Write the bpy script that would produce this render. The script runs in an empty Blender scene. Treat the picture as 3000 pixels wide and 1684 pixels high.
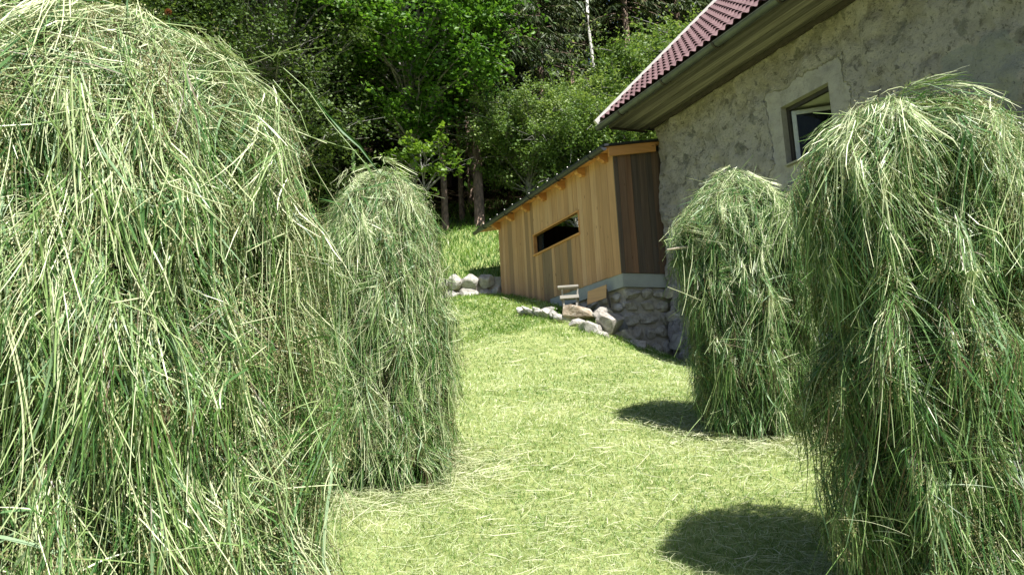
import bpy, bmesh, math, random
import numpy as np
from math import sin, cos, radians, pi
from mathutils import Vector, Matrix, noise as mnoise

random.seed(7)
RNG = np.random.default_rng(11)
scene = bpy.context.scene
COL = scene.collection

# ------------------------------------------------------------------ camera
ROLL, PITCH, FPX = radians(3.0), radians(9.13), 2333.0
EYE = np.array([0.0, 0.0, 1.55])
F0 = np.array([0, cos(PITCH), sin(PITCH)])
U0 = np.array([0, -sin(PITCH), cos(PITCH)])
R0 = np.array([1.0, 0, 0])
CR = cos(ROLL) * R0 - sin(ROLL) * U0
CU = sin(ROLL) * R0 + cos(ROLL) * U0
cd = bpy.data.cameras.new('camera')
cd.sensor_width = 36.0
cd.lens = 36.0 * FPX / 3000.0
cd.clip_start = 0.05
cd.clip_end = 600
cam = bpy.data.objects.new('camera', cd)
COL.objects.link(cam)
M = Matrix(((CR[0], CU[0], -F0[0], 0), (CR[1], CU[1], -F0[1], 0), (CR[2], CU[2], -F0[2], EYE[2]), (0, 0, 0, 1)))
cam.matrix_world = M
scene.camera = cam


def at(px, py, Y):
    """World point seen at a photograph position at the given distance."""
    d = FPX * F0 + (px - 1500) * CR - (py - 842) * CU
    return EYE + d * (Y / d[1])


# house frame: s along the long wall, o outwards from it, z up
HA = radians(23.3)
HD = np.array([-sin(HA), cos(HA), 0.0])
HN = np.array([-cos(HA), -sin(HA), 0.0])
HC = 7.2


def hw(s, o, z):
    return HD * s + HN * (o - HC) + np.array([0, 0, z])


def wall_s(px, py, off):
    d = FPX * F0 + (px - 1500) * CR - (py - 842) * CU
    q = EYE + d * ((-(HC - off)) / (d @ HN))
    return q @ HD


# ------------------------------------------------------------------ noise
def _hash(i, j, k, seed):
    n = (i * 374761393 + j * 668265263 + k * 1274126177 + seed * 974711) & 0x7fffffff
    n = ((n ^ (n >> 13)) * 1274126177) & 0x7fffffff
    n = (n ^ (n >> 16)) & 0xffff
    return n / 65535.0


def vnoise(x, y, z, seed=0):
    x, y, z = np.broadcast_arrays(np.asarray(x, float), np.asarray(y, float), np.asarray(z, float))
    i, j, k = np.floor(x).astype(np.int64), np.floor(y).astype(np.int64), np.floor(z).astype(np.int64)
    f = [a - b for a, b in ((x, i), (y, j), (z, k))]
    f = [t * t * (3 - 2 * t) for t in f]
    r = 0
    for a in (0, 1):
        for b in (0, 1):
            for c in (0, 1):
                w = (f[0] if a else 1 - f[0]) * (f[1] if b else 1 - f[1]) * (f[2] if c else 1 - f[2])
                r = r + w * _hash(i + a, j + b, k + c, seed)
    return r * 2 - 1


def fbm(x, y, z, oct=4, seed=0):
    r, a = 0, 0.5
    for o in range(oct):
        r = r + a * vnoise(x * 2 ** o, y * 2 ** o, z * 2 ** o, seed + o * 17)
        a *= 0.5
    return r


# ------------------------------------------------------------------ object helpers
def finish(o, parent=None, label=None, cat=None, group=None, kind=None):
    if o.name not in COL.objects:
        COL.objects.link(o)
    if parent is not None:
        o.parent = parent
    if label: o['label'] = label
    if cat: o['category'] = cat
    if group: o['group'] = group
    if kind: o['kind'] = kind
    return o


def empty(name, loc, label, cat, group=None, rotz=0.0):
    e = bpy.data.objects.new(name, None)
    e.empty_display_size = 0.1
    e.location = loc
    e.rotation_euler = (0, 0, rotz)
    return finish(e, None, label, cat, group)


def mesh_np(name, V, faces, mat, parent=None, tint=None, smooth=False, **kw):
    """faces: list of (n,k) int arrays; tint: per-face floats in the same order."""
    V = np.asarray(V, np.float32).reshape(-1, 3)
    faces = [np.asarray(f, np.int32) for f in faces if len(f)]
    me = bpy.data.meshes.new(name)
    me.vertices.add(len(V))
    me.vertices.foreach_set('co', V.ravel())
    loops = np.concatenate([f.ravel() for f in faces])
    tot = np.concatenate([np.full(len(f), f.shape[1], np.int32) for f in faces])
    start = np.concatenate([[0], np.cumsum(tot)[:-1]]).astype(np.int32)
    me.loops.add(len(loops))
    me.loops.foreach_set('vertex_index', loops)
    me.polygons.add(len(tot))
    me.polygons.foreach_set('loop_start', start)
    me.polygons.foreach_set('use_smooth', np.full(len(tot), bool(smooth)))
    me.update(calc_edges=True)
    me.validate()
    if tint is not None:
        a = me.attributes.new('tint', 'FLOAT', 'FACE')
        a.data.foreach_set('value', np.asarray(tint, np.float32).ravel())
    if mat: me.materials.append(mat)
    o = bpy.data.objects.new(name, me)
    return finish(o, parent, **kw)


class MB:
    """Collects vertices and faces of one mesh."""
    def __init__(s):
        s.v, s.f, s.t = [], [], []

    def add(s, verts, faces, tint=0.5):
        b = len(s.v)
        s.v += [tuple(map(float, p)) for p in verts]
        for f in faces:
            s.f.append([b + i for i in f]); s.t.append(tint)

    def box(s, lo, hi, tint=0.5, fn=None):
        x0, y0, z0 = lo; x1, y1, z1 = hi
        P = [(x0, y0, z0), (x1, y0, z0), (x1, y1, z0), (x0, y1, z0), (x0, y0, z1), (x1, y0, z1), (x1, y1, z1), (x0, y1, z1)]
        if fn: P = [fn(*p) for p in P]
        s.add(P, [(0, 3, 2, 1), (4, 5, 6, 7), (0, 1, 5, 4), (1, 2, 6, 5), (2, 3, 7, 6), (3, 0, 4, 7)], tint)

    def prism(s, poly, axis, a, b, tint=0.5):
        """poly of 2D points extruded along axis (0,1,2) from a to b."""
        n = len(poly)
        def mk(p, t):
            q = [0, 0, 0]; q[axis] = t
            o = [i for i in range(3) if i != axis]
            q[o[0]], q[o[1]] = p
            return q
        P = [mk(p, a) for p in poly] + [mk(p, b) for p in poly]
        F = [list(range(n))[::-1], list(range(n, 2 * n))]
        for i in range(n):
            j = (i + 1) % n
            F.append((i, j, n + j, n + i))
        s.add(P, F, tint)

    def tube(s, pts, rad, n=8, tint=0.5, caps=True):
        pts = [Vector(p) for p in pts]
        rad = rad if hasattr(rad, '__len__') else [rad] * len(pts)
        b = len(s.v)
        for i, p in enumerate(pts):
            t = (pts[min(i + 1, len(pts) - 1)] - pts[max(i - 1, 0)]).normalized()
            u = t.cross(Vector((0, 0, 1)))
            if u.length < 1e-3: u = t.cross(Vector((1, 0, 0)))
            u.normalize(); w = t.cross(u)
            for k in range(n):
                a = 2 * pi * k / n
                s.v.append(tuple(p + (u * cos(a) + w * sin(a)) * rad[i]))
        for i in range(len(pts) - 1):
            for k in range(n):
                k2 = (k + 1) % n
                s.f.append([b + i * n + k, b + i * n + k2, b + (i + 1) * n + k2, b + (i + 1) * n + k]); s.t.append(tint)
        if caps:
            s.f.append([b + k for k in range(n)]); s.t.append(tint)
            e = b + (len(pts) - 1) * n
            s.f.append([e + k for k in range(n)][::-1]); s.t.append(tint)

    def build(s, name, mat, parent=None, smooth=False, bevel=0.0, origin=None, recalc=True, **kw):
        me = bpy.data.meshes.new(name)
        v = s.v
        if origin is not None:
            v = [(p[0] - origin[0], p[1] - origin[1], p[2] - origin[2]) for p in v]
        me.from_pydata(v, [], s.f)
        a = me.attributes.new('tint', 'FLOAT', 'FACE')
        a.data.foreach_set('value', np.asarray(s.t, np.float32))
        if recalc:
            bm = bmesh.new(); bm.from_mesh(me)
            bmesh.ops.recalc_face_normals(bm, faces=bm.faces)
            bm.to_mesh(me); bm.free()
        if smooth:
            me.polygons.foreach_set('use_smooth', np.ones(len(me.polygons), bool))
        me.materials.append(mat)
        o = bpy.data.objects.new(name, me)
        if bevel:
            m = o.modifiers.new('bevel', 'BEVEL'); m.width = bevel; m.segments = 2; m.limit_method = 'ANGLE'
        return finish(o, parent, **kw)


def ribbons(P, W, side):
    """P (n,K,3) centre lines, W (n,K) half widths, side (n,K,3) -> verts, quads"""
    n, K, _ = P.shape
    V = np.stack([P - side * W[..., None], P + side * W[..., None]], 2)
    idx = np.arange(n * K * 2).reshape(n, K, 2)
    Q = np.stack([idx[:, :-1, 0], idx[:, :-1, 1], idx[:, 1:, 1], idx[:, 1:, 0]], -1).reshape(-1, 4)
    return V.reshape(-1, 3), Q


def tubes3(P, W, s1, s2):
    n, K, _ = P.shape
    ring = []
    for k in range(3):
        a = 2 * pi * k / 3
        ring.append(P + (s1 * cos(a) + s2 * sin(a)) * W[..., None])
    V = np.stack(ring, 2)
    idx = np.arange(n * K * 3).reshape(n, K, 3)
    Q = []
    for k in range(3):
        k2 = (k + 1) % 3
        Q.append(np.stack([idx[:, :-1, k], idx[:, :-1, k2], idx[:, 1:, k2], idx[:, 1:, k]], -1).reshape(n, -1, 4))
    return V.reshape(-1, 3), np.concatenate(Q, 1).reshape(-1, 4)


def unit(a):
    return a / np.maximum(np.linalg.norm(a, axis=-1, keepdims=True), 1e-9)


# ------------------------------------------------------------------ materials
def new_mat(name):
    m = bpy.data.materials.new(name); m.use_nodes = True
    nt = m.node_tree; nt.nodes.clear()
    out = nt.nodes.new('ShaderNodeOutputMaterial')
    return m, nt, out


def N(nt, t, **kw):
    n = nt.nodes.new(t)
    for k, v in kw.items():
        if hasattr(n, k): setattr(n, k, v)
        else: n.inputs[k.replace('_', ' ')].default_value = v
    return n


def ramp(nt, stops, interp='LINEAR'):
    r = nt.nodes.new('ShaderNodeValToRGB')
    r.color_ramp.interpolation = interp
    el = r.color_ramp.elements
    while len(el) < len(stops): el.new(0.5)
    for e, (p, c) in zip(el, stops):
        e.position = p; e.color = (c[0], c[1], c[2], 1)
    return r


def noise(nt, coord, scale, detail=4, rough=0.6, dist=0.0):
    n = nt.nodes.new('ShaderNodeTexNoise')
    n.inputs['Scale'].default_value = scale; n.inputs['Detail'].default_value = detail
    n.inputs['Roughness'].default_value = rough; n.inputs['Distortion'].default_value = dist
    if coord is not None: nt.links.new(coord, n.inputs['Vector'])
    return n


def mixc(nt, fac, a, b, blend='MIX'):
    n = nt.nodes.new('ShaderNodeMix'); n.data_type = 'RGBA'; n.blend_type = blend
    for s, v in ((n.inputs[0], fac), (n.inputs[6], a), (n.inputs[7], b)):
        if hasattr(v, 'is_output') or hasattr(v, 'links'): nt.links.new(v, s)
        elif isinstance(v, (tuple, list)): s.default_value = (v[0], v[1], v[2], 1)
        else: s.default_value = v
    return n.outputs[2]


def math_n(nt, op, a, b=0.0, clamp=False):
    n = nt.nodes.new('ShaderNodeMath'); n.operation = op; n.use_clamp = clamp
    for s, v in ((n.inputs[0], a), (n.inputs[1], b)):
        if hasattr(v, 'links'): nt.links.new(v, s)
        else: s.default_value = v
    return n.outputs[0]


def maprange(nt, v, a, b, c=0.0, d=1.0, smooth=True):
    n = nt.nodes.new('ShaderNodeMapRange')
    if smooth: n.interpolation_type = 'SMOOTHSTEP'
    nt.links.new(v, n.inputs[0])
    for i, x in enumerate((a, b, c, d)): n.inputs[i + 1].default_value = x
    return n.outputs[0]


def tinted(name, stops, rough=0.5, transl=0.3, spec=0.5, tr_col=None):
    """material whose colour comes from each strand's / leaf's own tint"""
    m, nt, out = new_mat(name)
    at_ = N(nt, 'ShaderNodeAttribute'); at_.attribute_name = 'tint'
    r = ramp(nt, stops); nt.links.new(at_.outputs['Fac'], r.inputs[0])
    p = N(nt, 'ShaderNodeBsdfPrincipled', Roughness=rough)
    p.inputs['Specular IOR Level'].default_value = spec
    nt.links.new(r.outputs[0], p.inputs['Base Color'])
    if transl > 0:
        t = N(nt, 'ShaderNodeBsdfTranslucent')
        c = mixc(nt, 1.0, r.outputs[0], tr_col or (1.15, 1.2, 0.55), 'MULTIPLY')
        nt.links.new(c, t.inputs[0])
        mx = N(nt, 'ShaderNodeMixShader'); mx.inputs[0].default_value = transl
        nt.links.new(p.outputs[0], mx.inputs[1]); nt.links.new(t.outputs[0], mx.inputs[2])
        nt.links.new(mx.outputs[0], out.inputs[0])
    else:
        nt.links.new(p.outputs[0], out.inputs[0])
    return m


def simple(name, col, rough=0.6, metal=0.0, nscale=6.0, var=0.25, bump=0.0, bscale=60.0, spec=0.5):
    m, nt, out = new_mat(name)
    tc = N(nt, 'ShaderNodeTexCoord')
    n = noise(nt, tc.outputs['Object'], nscale, 5)
    dark = tuple(c * (1 - var) for c in col); lite = tuple(min(1, c * (1 + var)) for c in col)
    r = ramp(nt, [(0.3, dark), (0.7, lite)]); nt.links.new(n.outputs[0], r.inputs[0])
    p = N(nt, 'ShaderNodeBsdfPrincipled', Roughness=rough, Metallic=metal)
    p.inputs['Specular IOR Level'].default_value = spec
    nt.links.new(r.outputs[0], p.inputs['Base Color'])
    if bump:
        n2 = noise(nt, tc.outputs['Object'], bscale, 6, 0.7)
        b = N(nt, 'ShaderNodeBump', Strength=0.8, Distance=bump)
        nt.links.new(n2.outputs[0], b.inputs['Height']); nt.links.new(b.outputs[0], p.inputs['Normal'])
    nt.links.new(p.outputs[0], out.inputs[0])
    return m


def wood(name, stops, grain_axis, rough=0.6, streak=0.5, knots=True):
    """boards: per board tint -> colour, grain stretched along grain_axis of object space"""
    m, nt, out = new_mat(name)
    tc = N(nt, 'ShaderNodeTexCoord')
    mp = N(nt, 'ShaderNodeMapping')
    sc = [30.0, 30.0, 30.0]; sc[grain_axis] = 1.2
    mp.inputs['Scale'].default_value = sc
    nt.links.new(tc.outputs['Object'], mp.inputs[0])
    g = noise(nt, mp.outputs[0], 1.0, 5, 0.65, 0.3)
    at_ = N(nt, 'ShaderNodeAttribute'); at_.attribute_name = 'tint'
    r = ramp(nt, stops); nt.links.new(at_.outputs['Fac'], r.inputs[0])
    gr = ramp(nt, [(0.25, (1 - streak,) * 3), (0.75, (1 + streak * 0.6,) * 3)]); nt.links.new(g.outputs[0], gr.inputs[0])
    c = mixc(nt, 1.0, r.outputs[0], gr.outputs[0], 'MULTIPLY')
    # large stains along the board
    mp2 = N(nt, 'ShaderNodeMapping'); s2 = [5.0, 5.0, 5.0]; s2[grain_axis] = 0.8
    mp2.inputs['Scale'].default_value = s2; nt.links.new(tc.outputs['Object'], mp2.inputs[0])
    st = noise(nt, mp2.outputs[0], 1.0, 3)
    c = mixc(nt, maprange(nt, st.outputs[0], 0.5, 0.75, 0.0, 0.45), c, mixc(nt, 1.0, c, (0.62, 0.55, 0.52), 'MULTIPLY'))
    if knots:
        mp3 = N(nt, 'ShaderNodeMapping'); s3 = [7.0, 7.0, 7.0]; s3[grain_axis] = 3.0
        mp3.inputs['Scale'].default_value = s3; nt.links.new(tc.outputs['Object'], mp3.inputs[0])
        vo = N(nt, 'ShaderNodeTexVoronoi'); nt.links.new(mp3.outputs[0], vo.inputs['Vector']); vo.inputs['Scale'].default_value = 1.0
        k = maprange(nt, vo.outputs['Distance'], 0.06, 0.12, 0.55, 0.0)
        c = mixc(nt, k, c, (0.10, 0.045, 0.02))
    p = N(nt, 'ShaderNodeBsdfPrincipled', Roughness=rough)
    p.inputs['Specular IOR Level'].default_value = 0.3
    nt.links.new(c, p.inputs['Base Color'])
    b = N(nt, 'ShaderNodeBump', Strength=0.5, Distance=0.003)
    nt.links.new(g.outputs[0], b.inputs['Height']); nt.links.new(b.outputs[0], p.inputs['Normal'])
    nt.links.new(p.outputs[0], out.inputs[0])
    return m


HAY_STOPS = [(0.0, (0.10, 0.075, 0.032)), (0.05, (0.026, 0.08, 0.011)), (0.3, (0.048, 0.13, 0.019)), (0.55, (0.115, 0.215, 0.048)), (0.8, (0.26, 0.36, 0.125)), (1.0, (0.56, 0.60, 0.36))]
m_hay = tinted('drying hay stalks', HAY_STOPS, 0.42, 0.10, 0.55)
m_hayleaf = tinted('hay leaf blades', [(0, (0.03, 0.10, 0.016)), (0.5, (0.08, 0.185, 0.05)), (1, (0.24, 0.34, 0.19))], 0.5, 0.18, 0.4)
m_seed = tinted('hay seed heads', [(0, (0.12, 0.095, 0.045)), (0.5, (0.25, 0.24, 0.11)), (1, (0.44, 0.43, 0.23))], 0.5, 0.12, 0.4)
m_haycore = tinted('packed hay', [(0, (0.025, 0.035, 0.012)), (1, (0.05, 0.065, 0.022))], 0.9, 0.0, 0.1)  # near-black colour carries the deep shade inside the stack
m_lawn = tinted('mown grass blades', [(0, (0.085, 0.18, 0.03)), (0.35, (0.21, 0.33, 0.09)), (0.65, (0.355, 0.45, 0.19)), (1.0, (0.62, 0.655, 0.42))], 0.5, 0.3, 0.4)
m_clip = tinted('dry grass clippings', [(0, (0.18, 0.26, 0.09)), (0.5, (0.46, 0.49, 0.28)), (1, (0.68, 0.66, 0.48))], 0.5, 0.15, 0.5)
m_tall = tinted('long green grass', [(0, (0.06, 0.15, 0.02)), (0.5, (0.15, 0.27, 0.045)), (1, (0.30, 0.38, 0.10))], 0.45, 0.35, 0.4)

m_maple = tinted('maple leaves', [(0, (0.05, 0.13, 0.015)), (0.6, (0.095, 0.215, 0.026)), (1, (0.18, 0.32, 0.05))], 0.5, 0.42, 0.35)
m_oldleaf = tinted('dark broad leaves', [(0, (0.045, 0.085, 0.02)), (0.6, (0.085, 0.14, 0.034)), (1, (0.16, 0.22, 0.075))], 0.48, 0.32, 0.35)
m_alder = tinted('grey green leaves', [(0, (0.065, 0.13, 0.03)), (0.6, (0.165, 0.25, 0.07)), (1, (0.32, 0.40, 0.16))], 0.48, 0.38, 0.35)
m_bright = tinted('yellow green leaves', [(0, (0.09, 0.18, 0.02)), (1, (0.22, 0.34, 0.05))], 0.4, 0.42, 0.5)
m_needle = tinted('spruce needles', [(0, (0.025, 0.045, 0.014)), (0.6, (0.055, 0.085, 0.024)), (1, (0.115, 0.14, 0.045))], 0.5, 0.12, 0.3)


def bark_mat(name, a, b, scale=14):
    m, nt, out = new_mat(name)
    tc = N(nt, 'ShaderNodeTexCoord')
    mp = N(nt, 'ShaderNodeMapping'); mp.inputs['Scale'].default_value = (1, 1, 0.35); nt.links.new(tc.outputs['Object'], mp.inputs[0])
    n = noise(nt, mp.outputs[0], scale, 6, 0.7)
    r = ramp(nt, [(0.35, a), (0.65, b)]); nt.links.new(n.outputs[0], r.inputs[0])
    p = N(nt, 'ShaderNodeBsdfPrincipled', Roughness=0.9); nt.links.new(r.outputs[0], p.inputs['Base Color'])
    bp = N(nt, 'ShaderNodeBump', Strength=1.0, Distance=0.03); nt.links.new(n.outputs[0], bp.inputs['Height']); nt.links.new(bp.outputs[0], p.inputs['Normal'])
    nt.links.new(p.outputs[0], out.inputs[0])
    return m


m_bark = bark_mat('spruce bark', (0.09, 0.065, 0.05), (0.40, 0.28, 0.21))
m_barkgrey = bark_mat('grey bark', (0.10, 0.10, 0.09), (0.36, 0.35, 0.32))
m_birch = bark_mat('pale birch bark', (0.30, 0.28, 0.25), (0.72, 0.70, 0.66), 7)

# ------------------------------------------------------------------ ground
_ctrl = [(-5, 2, .45), (-5, 8, 1.8), (0, 0, 0), (0, 4, .9), (0, 8, 1.8), (5, 2, .45), (4.5, 8, 1.75), (-3, 5, 1.125), (3, 6, 1.35), (-8, 12, 2.8),
         (-6, 17, 4.3), (-3, 14, 3.25), (-3, -4, -.9), (4, -4, -.9), (8, 12, 2.2), (6, 17, 3.3), (3, 17, 3.6), (1.6, 3.2, .75), (1.7, 6, 1.35)]
for px, py, Y in ((1960, 1055, 12.4), (1850, 995, 11.9), (1750, 945, 12.4), (1650, 915, 13.2), (1560, 897, 14.3), (1500, 870, 15.9), (1400, 868, 16.8), (1500, 955, 13.0), (1390, 955, 13.2), (1500, 1050, 10.2), (1800, 1050, 10.3), (1620, 1050, 10.3)):
    q = at(px, py, Y); _ctrl.append(tuple(q))
_ctrl = np.array(_ctrl, float)
_cx, _cy, _cz = _ctrl.T
_res = _cz - 0.225 * _cy
_A = -np.hypot(_cx[:, None] - _cx, _cy[:, None] - _cy) / 20 + np.exp(-((_cx[:, None] - _cx) ** 2 + (_cy[:, None] - _cy) ** 2) / 8.0)
_w = np.linalg.solve(_A + 0.01 * np.eye(len(_cx)), _res)
_zero = [0]


def sstep(a, b, x):
    t = np.clip((x - a) / (b - a), 0, 1)
    return t * t * (3 - 2 * t)


def gz(X, Y):
    X = np.asarray(X, float); Y = np.asarray(Y, float)
    x = np.clip(X, -7, 7); y = np.clip(Y, -5, 16.85)
    sh = x.shape; x = x.ravel(); y = y.ravel()
    z = np.zeros_like(x)
    for i in range(len(_cx)):
        d2 = (x - _cx[i]) ** 2 + (y - _cy[i]) ** 2
        z += _w[i] * (-np.sqrt(d2) / 20 + np.exp(-d2 / 8.0))
    z += 0.225 * y
    z = z.reshape(sh)
    z = z + 0.225 * np.minimum(Y + 5, 0) * 0.4
    up = np.maximum(Y - 17.1, 0)
    z = z + 0.42 * sstep(16.9, 17.12, Y) + 0.43 * np.minimum(up, 8) + 0.52 * np.maximum(up - 8, 0)
    return z + 0.02 * fbm(X * 1.3, Y * 1.3, 0, 3, 5)


def gzf(x, y):
    return float(gz(np.array([x]), np.array([y]))[0])


def axis(parts):
    out = []
    for a, b, st in parts:
        out += list(np.arange(a, b, st))
    return np.array(out + [parts[-1][1]])


gx = axis([(-70, -12, 3), (-12, -5, 0.5), (-5, 5, 0.15), (5, 14, 0.6), (14, 70, 3)])
gy = axis([(-30, 0, 2), (0, 16.8, 0.15), (16.8, 17.3, 0.05), (17.3, 26, 0.3), (26, 110, 2)])
GX, GY = np.meshgrid(gx, gy, indexing='ij')
GZ = gz(GX, GY)
idx = np.arange(GX.size).reshape(GX.shape)
Q = np.stack([idx[:-1, :-1], idx[1:, :-1], idx[1:, 1:], idx[:-1, 1:]], -1).reshape(-1, 4)
m, nt, out = new_mat('meadow soil and turf')
geo = N(nt, 'ShaderNodeNewGeometry')
n1 = noise(nt, geo.outputs['Position'], 1.3, 6, 0.65)
n2 = noise(nt, geo.outputs['Position'], 14, 6, 0.75)
r1 = ramp(nt, [(0.3, (0.11, 0.18, 0.04)), (0.55, (0.25, 0.32, 0.11)), (0.75, (0.42, 0.45, 0.24))]); nt.links.new(n1.outputs[0], r1.inputs[0])
r2 = ramp(nt, [(0.3, (0.10, 0.14, 0.03)), (0.7, (0.42, 0.42, 0.19))]); nt.links.new(n2.outputs[0], r2.inputs[0])
turf = mixc(nt, 0.55, r1.outputs[0], r2.outputs[0])
sx = N(nt, 'ShaderNodeSeparateXYZ'); nt.links.new(geo.outputs['Position'], sx.inputs[0])
n3 = noise(nt, geo.outputs['Position'], 0.5, 3)
edge = math_n(nt, 'ADD', sx.outputs[1], math_n(nt, 'MULTIPLY', n3.outputs[0], 4.0))
ff = maprange(nt, edge, 25.0, 27.0)
litter = ramp(nt, [(0.35, (0.03, 0.022, 0.014)), (0.7, (0.075, 0.055, 0.03))]); nt.links.new(n2.outputs[0], litter.inputs[0])
cc = mixc(nt, ff, turf, litter.outputs[0])
p = N(nt, 'ShaderNodeBsdfPrincipled', Roughness=0.95); p.inputs['Specular IOR Level'].default_value = 0.1
nt.links.new(cc, p.inputs['Base Color'])
bp = N(nt, 'ShaderNodeBump', Strength=0.7, Distance=0.03); nt.links.new(n2.outputs[0], bp.inputs['Height']); nt.links.new(bp.outputs[0], p.inputs['Normal'])
nt.links.new(p.outputs[0], out.inputs[0])
mesh_np('meadow', np.stack([GX, GY, GZ], -1), [Q], m, smooth=True, kind='structure', label='mown grassy hillside sloping up to the forest')


def house_side(X, Y):
    """o coordinate (outwards from the long wall) and s"""
    return X * HN[0] + Y * HN[1] + HC, X * HD[0] + Y * HD[1]


def clear(X, Y):
    o, s = house_side(X, Y)
    return ~(((o < 0.02) & (s < 10.6)) | ((o < 0.8) & (s > 10.5) & (s < 15.6)))


def blade_field(n, ymin, ymax, xr, h0, h1, w, lean, matn, name, label, hy=0.0, tuft=None, pow_=0.0, tintshift=0.0, mask=None, spread_x=None):
    u = RNG.random(n)
    Y = ymin * (ymax / ymin) ** u
    X = (RNG.random(n) * 2 - 1) * xr * (Y + 0.6) if spread_x is None else spread_x[0] + RNG.random(n) * (spread_x[1] - spread_x[0])
    k = clear(X, Y)
    if mask is not None: k &= mask(X, Y)
    X, Y = X[k], Y[k]; n = len(X)
    Z = gz(X, Y)
    dens = fbm(X * 0.9, Y * 0.9, 3.3, 4, 9)
    fine = fbm(X * 4, Y * 4, 1.1, 3, 21)
    h = (h0 + (h1 - h0) * RNG.random(n)) * (1 + 0.5 * dens) * (1 + hy * Y)
    a = RNG.random(n) * 2 * pi
    ln = lean * (0.4 + RNG.random(n))
    d = np.stack([np.cos(a), np.sin(a), 0 * a], -1)
    t = np.array([0, 0.45, 0.8, 1.0])
    P = np.stack([X, Y, Z - 0.005], -1)[:, None, :] + h[:, None, None] * (t[None, :, None] * np.array([0, 0, 1.0]) * (1 - 0.35 * np.minimum(ln, 1.6)[:, None, None] * t[None, :, None]) + ln[:, None, None] * (t ** 1.7)[None, :, None] * d[:, None, :])
    ww = w * (0.6 + 0.8 * RNG.random(n)) * np.maximum(Y, 2.0) / 4.0
    W = ww[:, None] * np.array([1, 0.9, 0.6, 0.08])[None]
    b = RNG.random(n) * 2 * pi
    side = np.stack([np.cos(b), np.sin(b), 0 * b], -1)[:, None, :].repeat(4, 1)
    V, Qd = ribbons(P, W, side)
    tint = np.clip(0.52 + tintshift + 0.75 * dens + 0.5 * fine + 0.24 * RNG.standard_normal(n), 0, 1)
    return mesh_np(name, V, [Qd], matn, tint=np.repeat(tint, 3), kind='stuff', label=label)


blade_field(300000, 2.0, 16.85, 0.72, 0.02, 0.06, 0.0016, 0.85, m_lawn, 'meadow_grass', 'short mown yellow green grass on the slope')
blade_field(60000, 17.1, 27, 0.65, 0.08, 0.24, 0.0018, 0.6, m_tall, 'bank_grass', 'longer green grass on the bank above the stone wall', tintshift=-0.22)


def near_shed(X, Y):
    o, s = house_side(X, Y)
    e = fbm(X * 1.2, Y * 1.2, 7, 3, 31)
    return ((Y > 11.6 + 1.2 * e) & (o < 3.6 + 2.0 * e + 0.1 * (Y - 12)) & (X > -2.5)) & (fbm(X * 2.5, Y * 2.5, 2, 2, 77) > -0.28)


blade_field(30000, 10.5, 16.85, 0.3, 0.035, 0.11, 0.0015, 0.8, m_tall, 'edge_grass', 'tufts of longer fresh grass below the wooden shed', mask=near_shed, spread_x=(-2.6, 2.6))

# dry clippings lying on the turf
n = 46000
u = RNG.random(n); Y = 2.2 * (16.5 / 2.2) ** u; X = (RNG.random(n) * 2 - 1) * 0.72 * (Y + 0.5)
dn = fbm(X * 0.8, Y * 0.8, 9.1, 3, 55) + 0.25 * RNG.standard_normal(n)
k = clear(X, Y) & (dn > -0.12); X, Y = X[k], Y[k]
ex = []
for cx_, cy_, m_ in ((-1.1, 2.05, 2500), (-0.87, 5.3, 2600), (1.76, 6.0, 2200), (1.63, 3.2, 2200)):
    a_ = RNG.random(m_) * 2 * pi; r_ = 0.38 + np.abs(RNG.normal(0, 0.28, m_))
    ex.append(np.stack([cx_ + r_ * np.cos(a_), cy_ + r_ * np.sin(a_)], -1))
ex = np.concatenate(ex); nx = len(X)
X = np.concatenate([X, ex[:, 0]]); Y = np.concatenate([Y, ex[:, 1]]); n = len(X)
L = 0.03 + 0.20 * RNG.random(n) ** 3
L[nx:] = 0.06 + 0.26 * RNG.random(n - nx) ** 2
a = RNG.normal(0.1, 0.8, n) + (RNG.random(n) < 0.3) * RNG.random(n) * pi
cv = RNG.normal(0, 0.5, n)
t = np.linspace(-0.5, 0.5, 5)
ang = a[:, None] + cv[:, None] * t[None]
px_ = X[:, None] + L[:, None] * t * np.cos(ang); py_ = Y[:, None] + L[:, None] * t * np.sin(ang)
lift = 0.012 + 0.04 * RNG.random(n)
pz_ = gz(px_, py_) + lift[:, None] + (RNG.normal(0, 0.12, n) * L)[:, None] * t
P = np.stack([px_, py_, pz_], -1)
tg = unit(np.gradient(P, axis=1))
side = unit(np.cross(tg, unit(RNG.normal(0, 0.5, (n, 1, 3)) + np.array([0, 0, 1.0]))))
W = (0.0008 + 0.0009 * RNG.random(n))[:, None] * (np.maximum(Y, 2.5) / 4.2)[:, None] * np.array([0.7, 1, 1, 0.9, 0.5])
V, Qd = ribbons(P, W, side)
mesh_np('hay_clippings', V, [Qd], m_clip, tint=np.repeat(np.clip(0.5 + 0.25 * RNG.standard_normal(n), 0, 1), 4), kind='stuff', label='pale dry clippings scattered over the mown slope')


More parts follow.
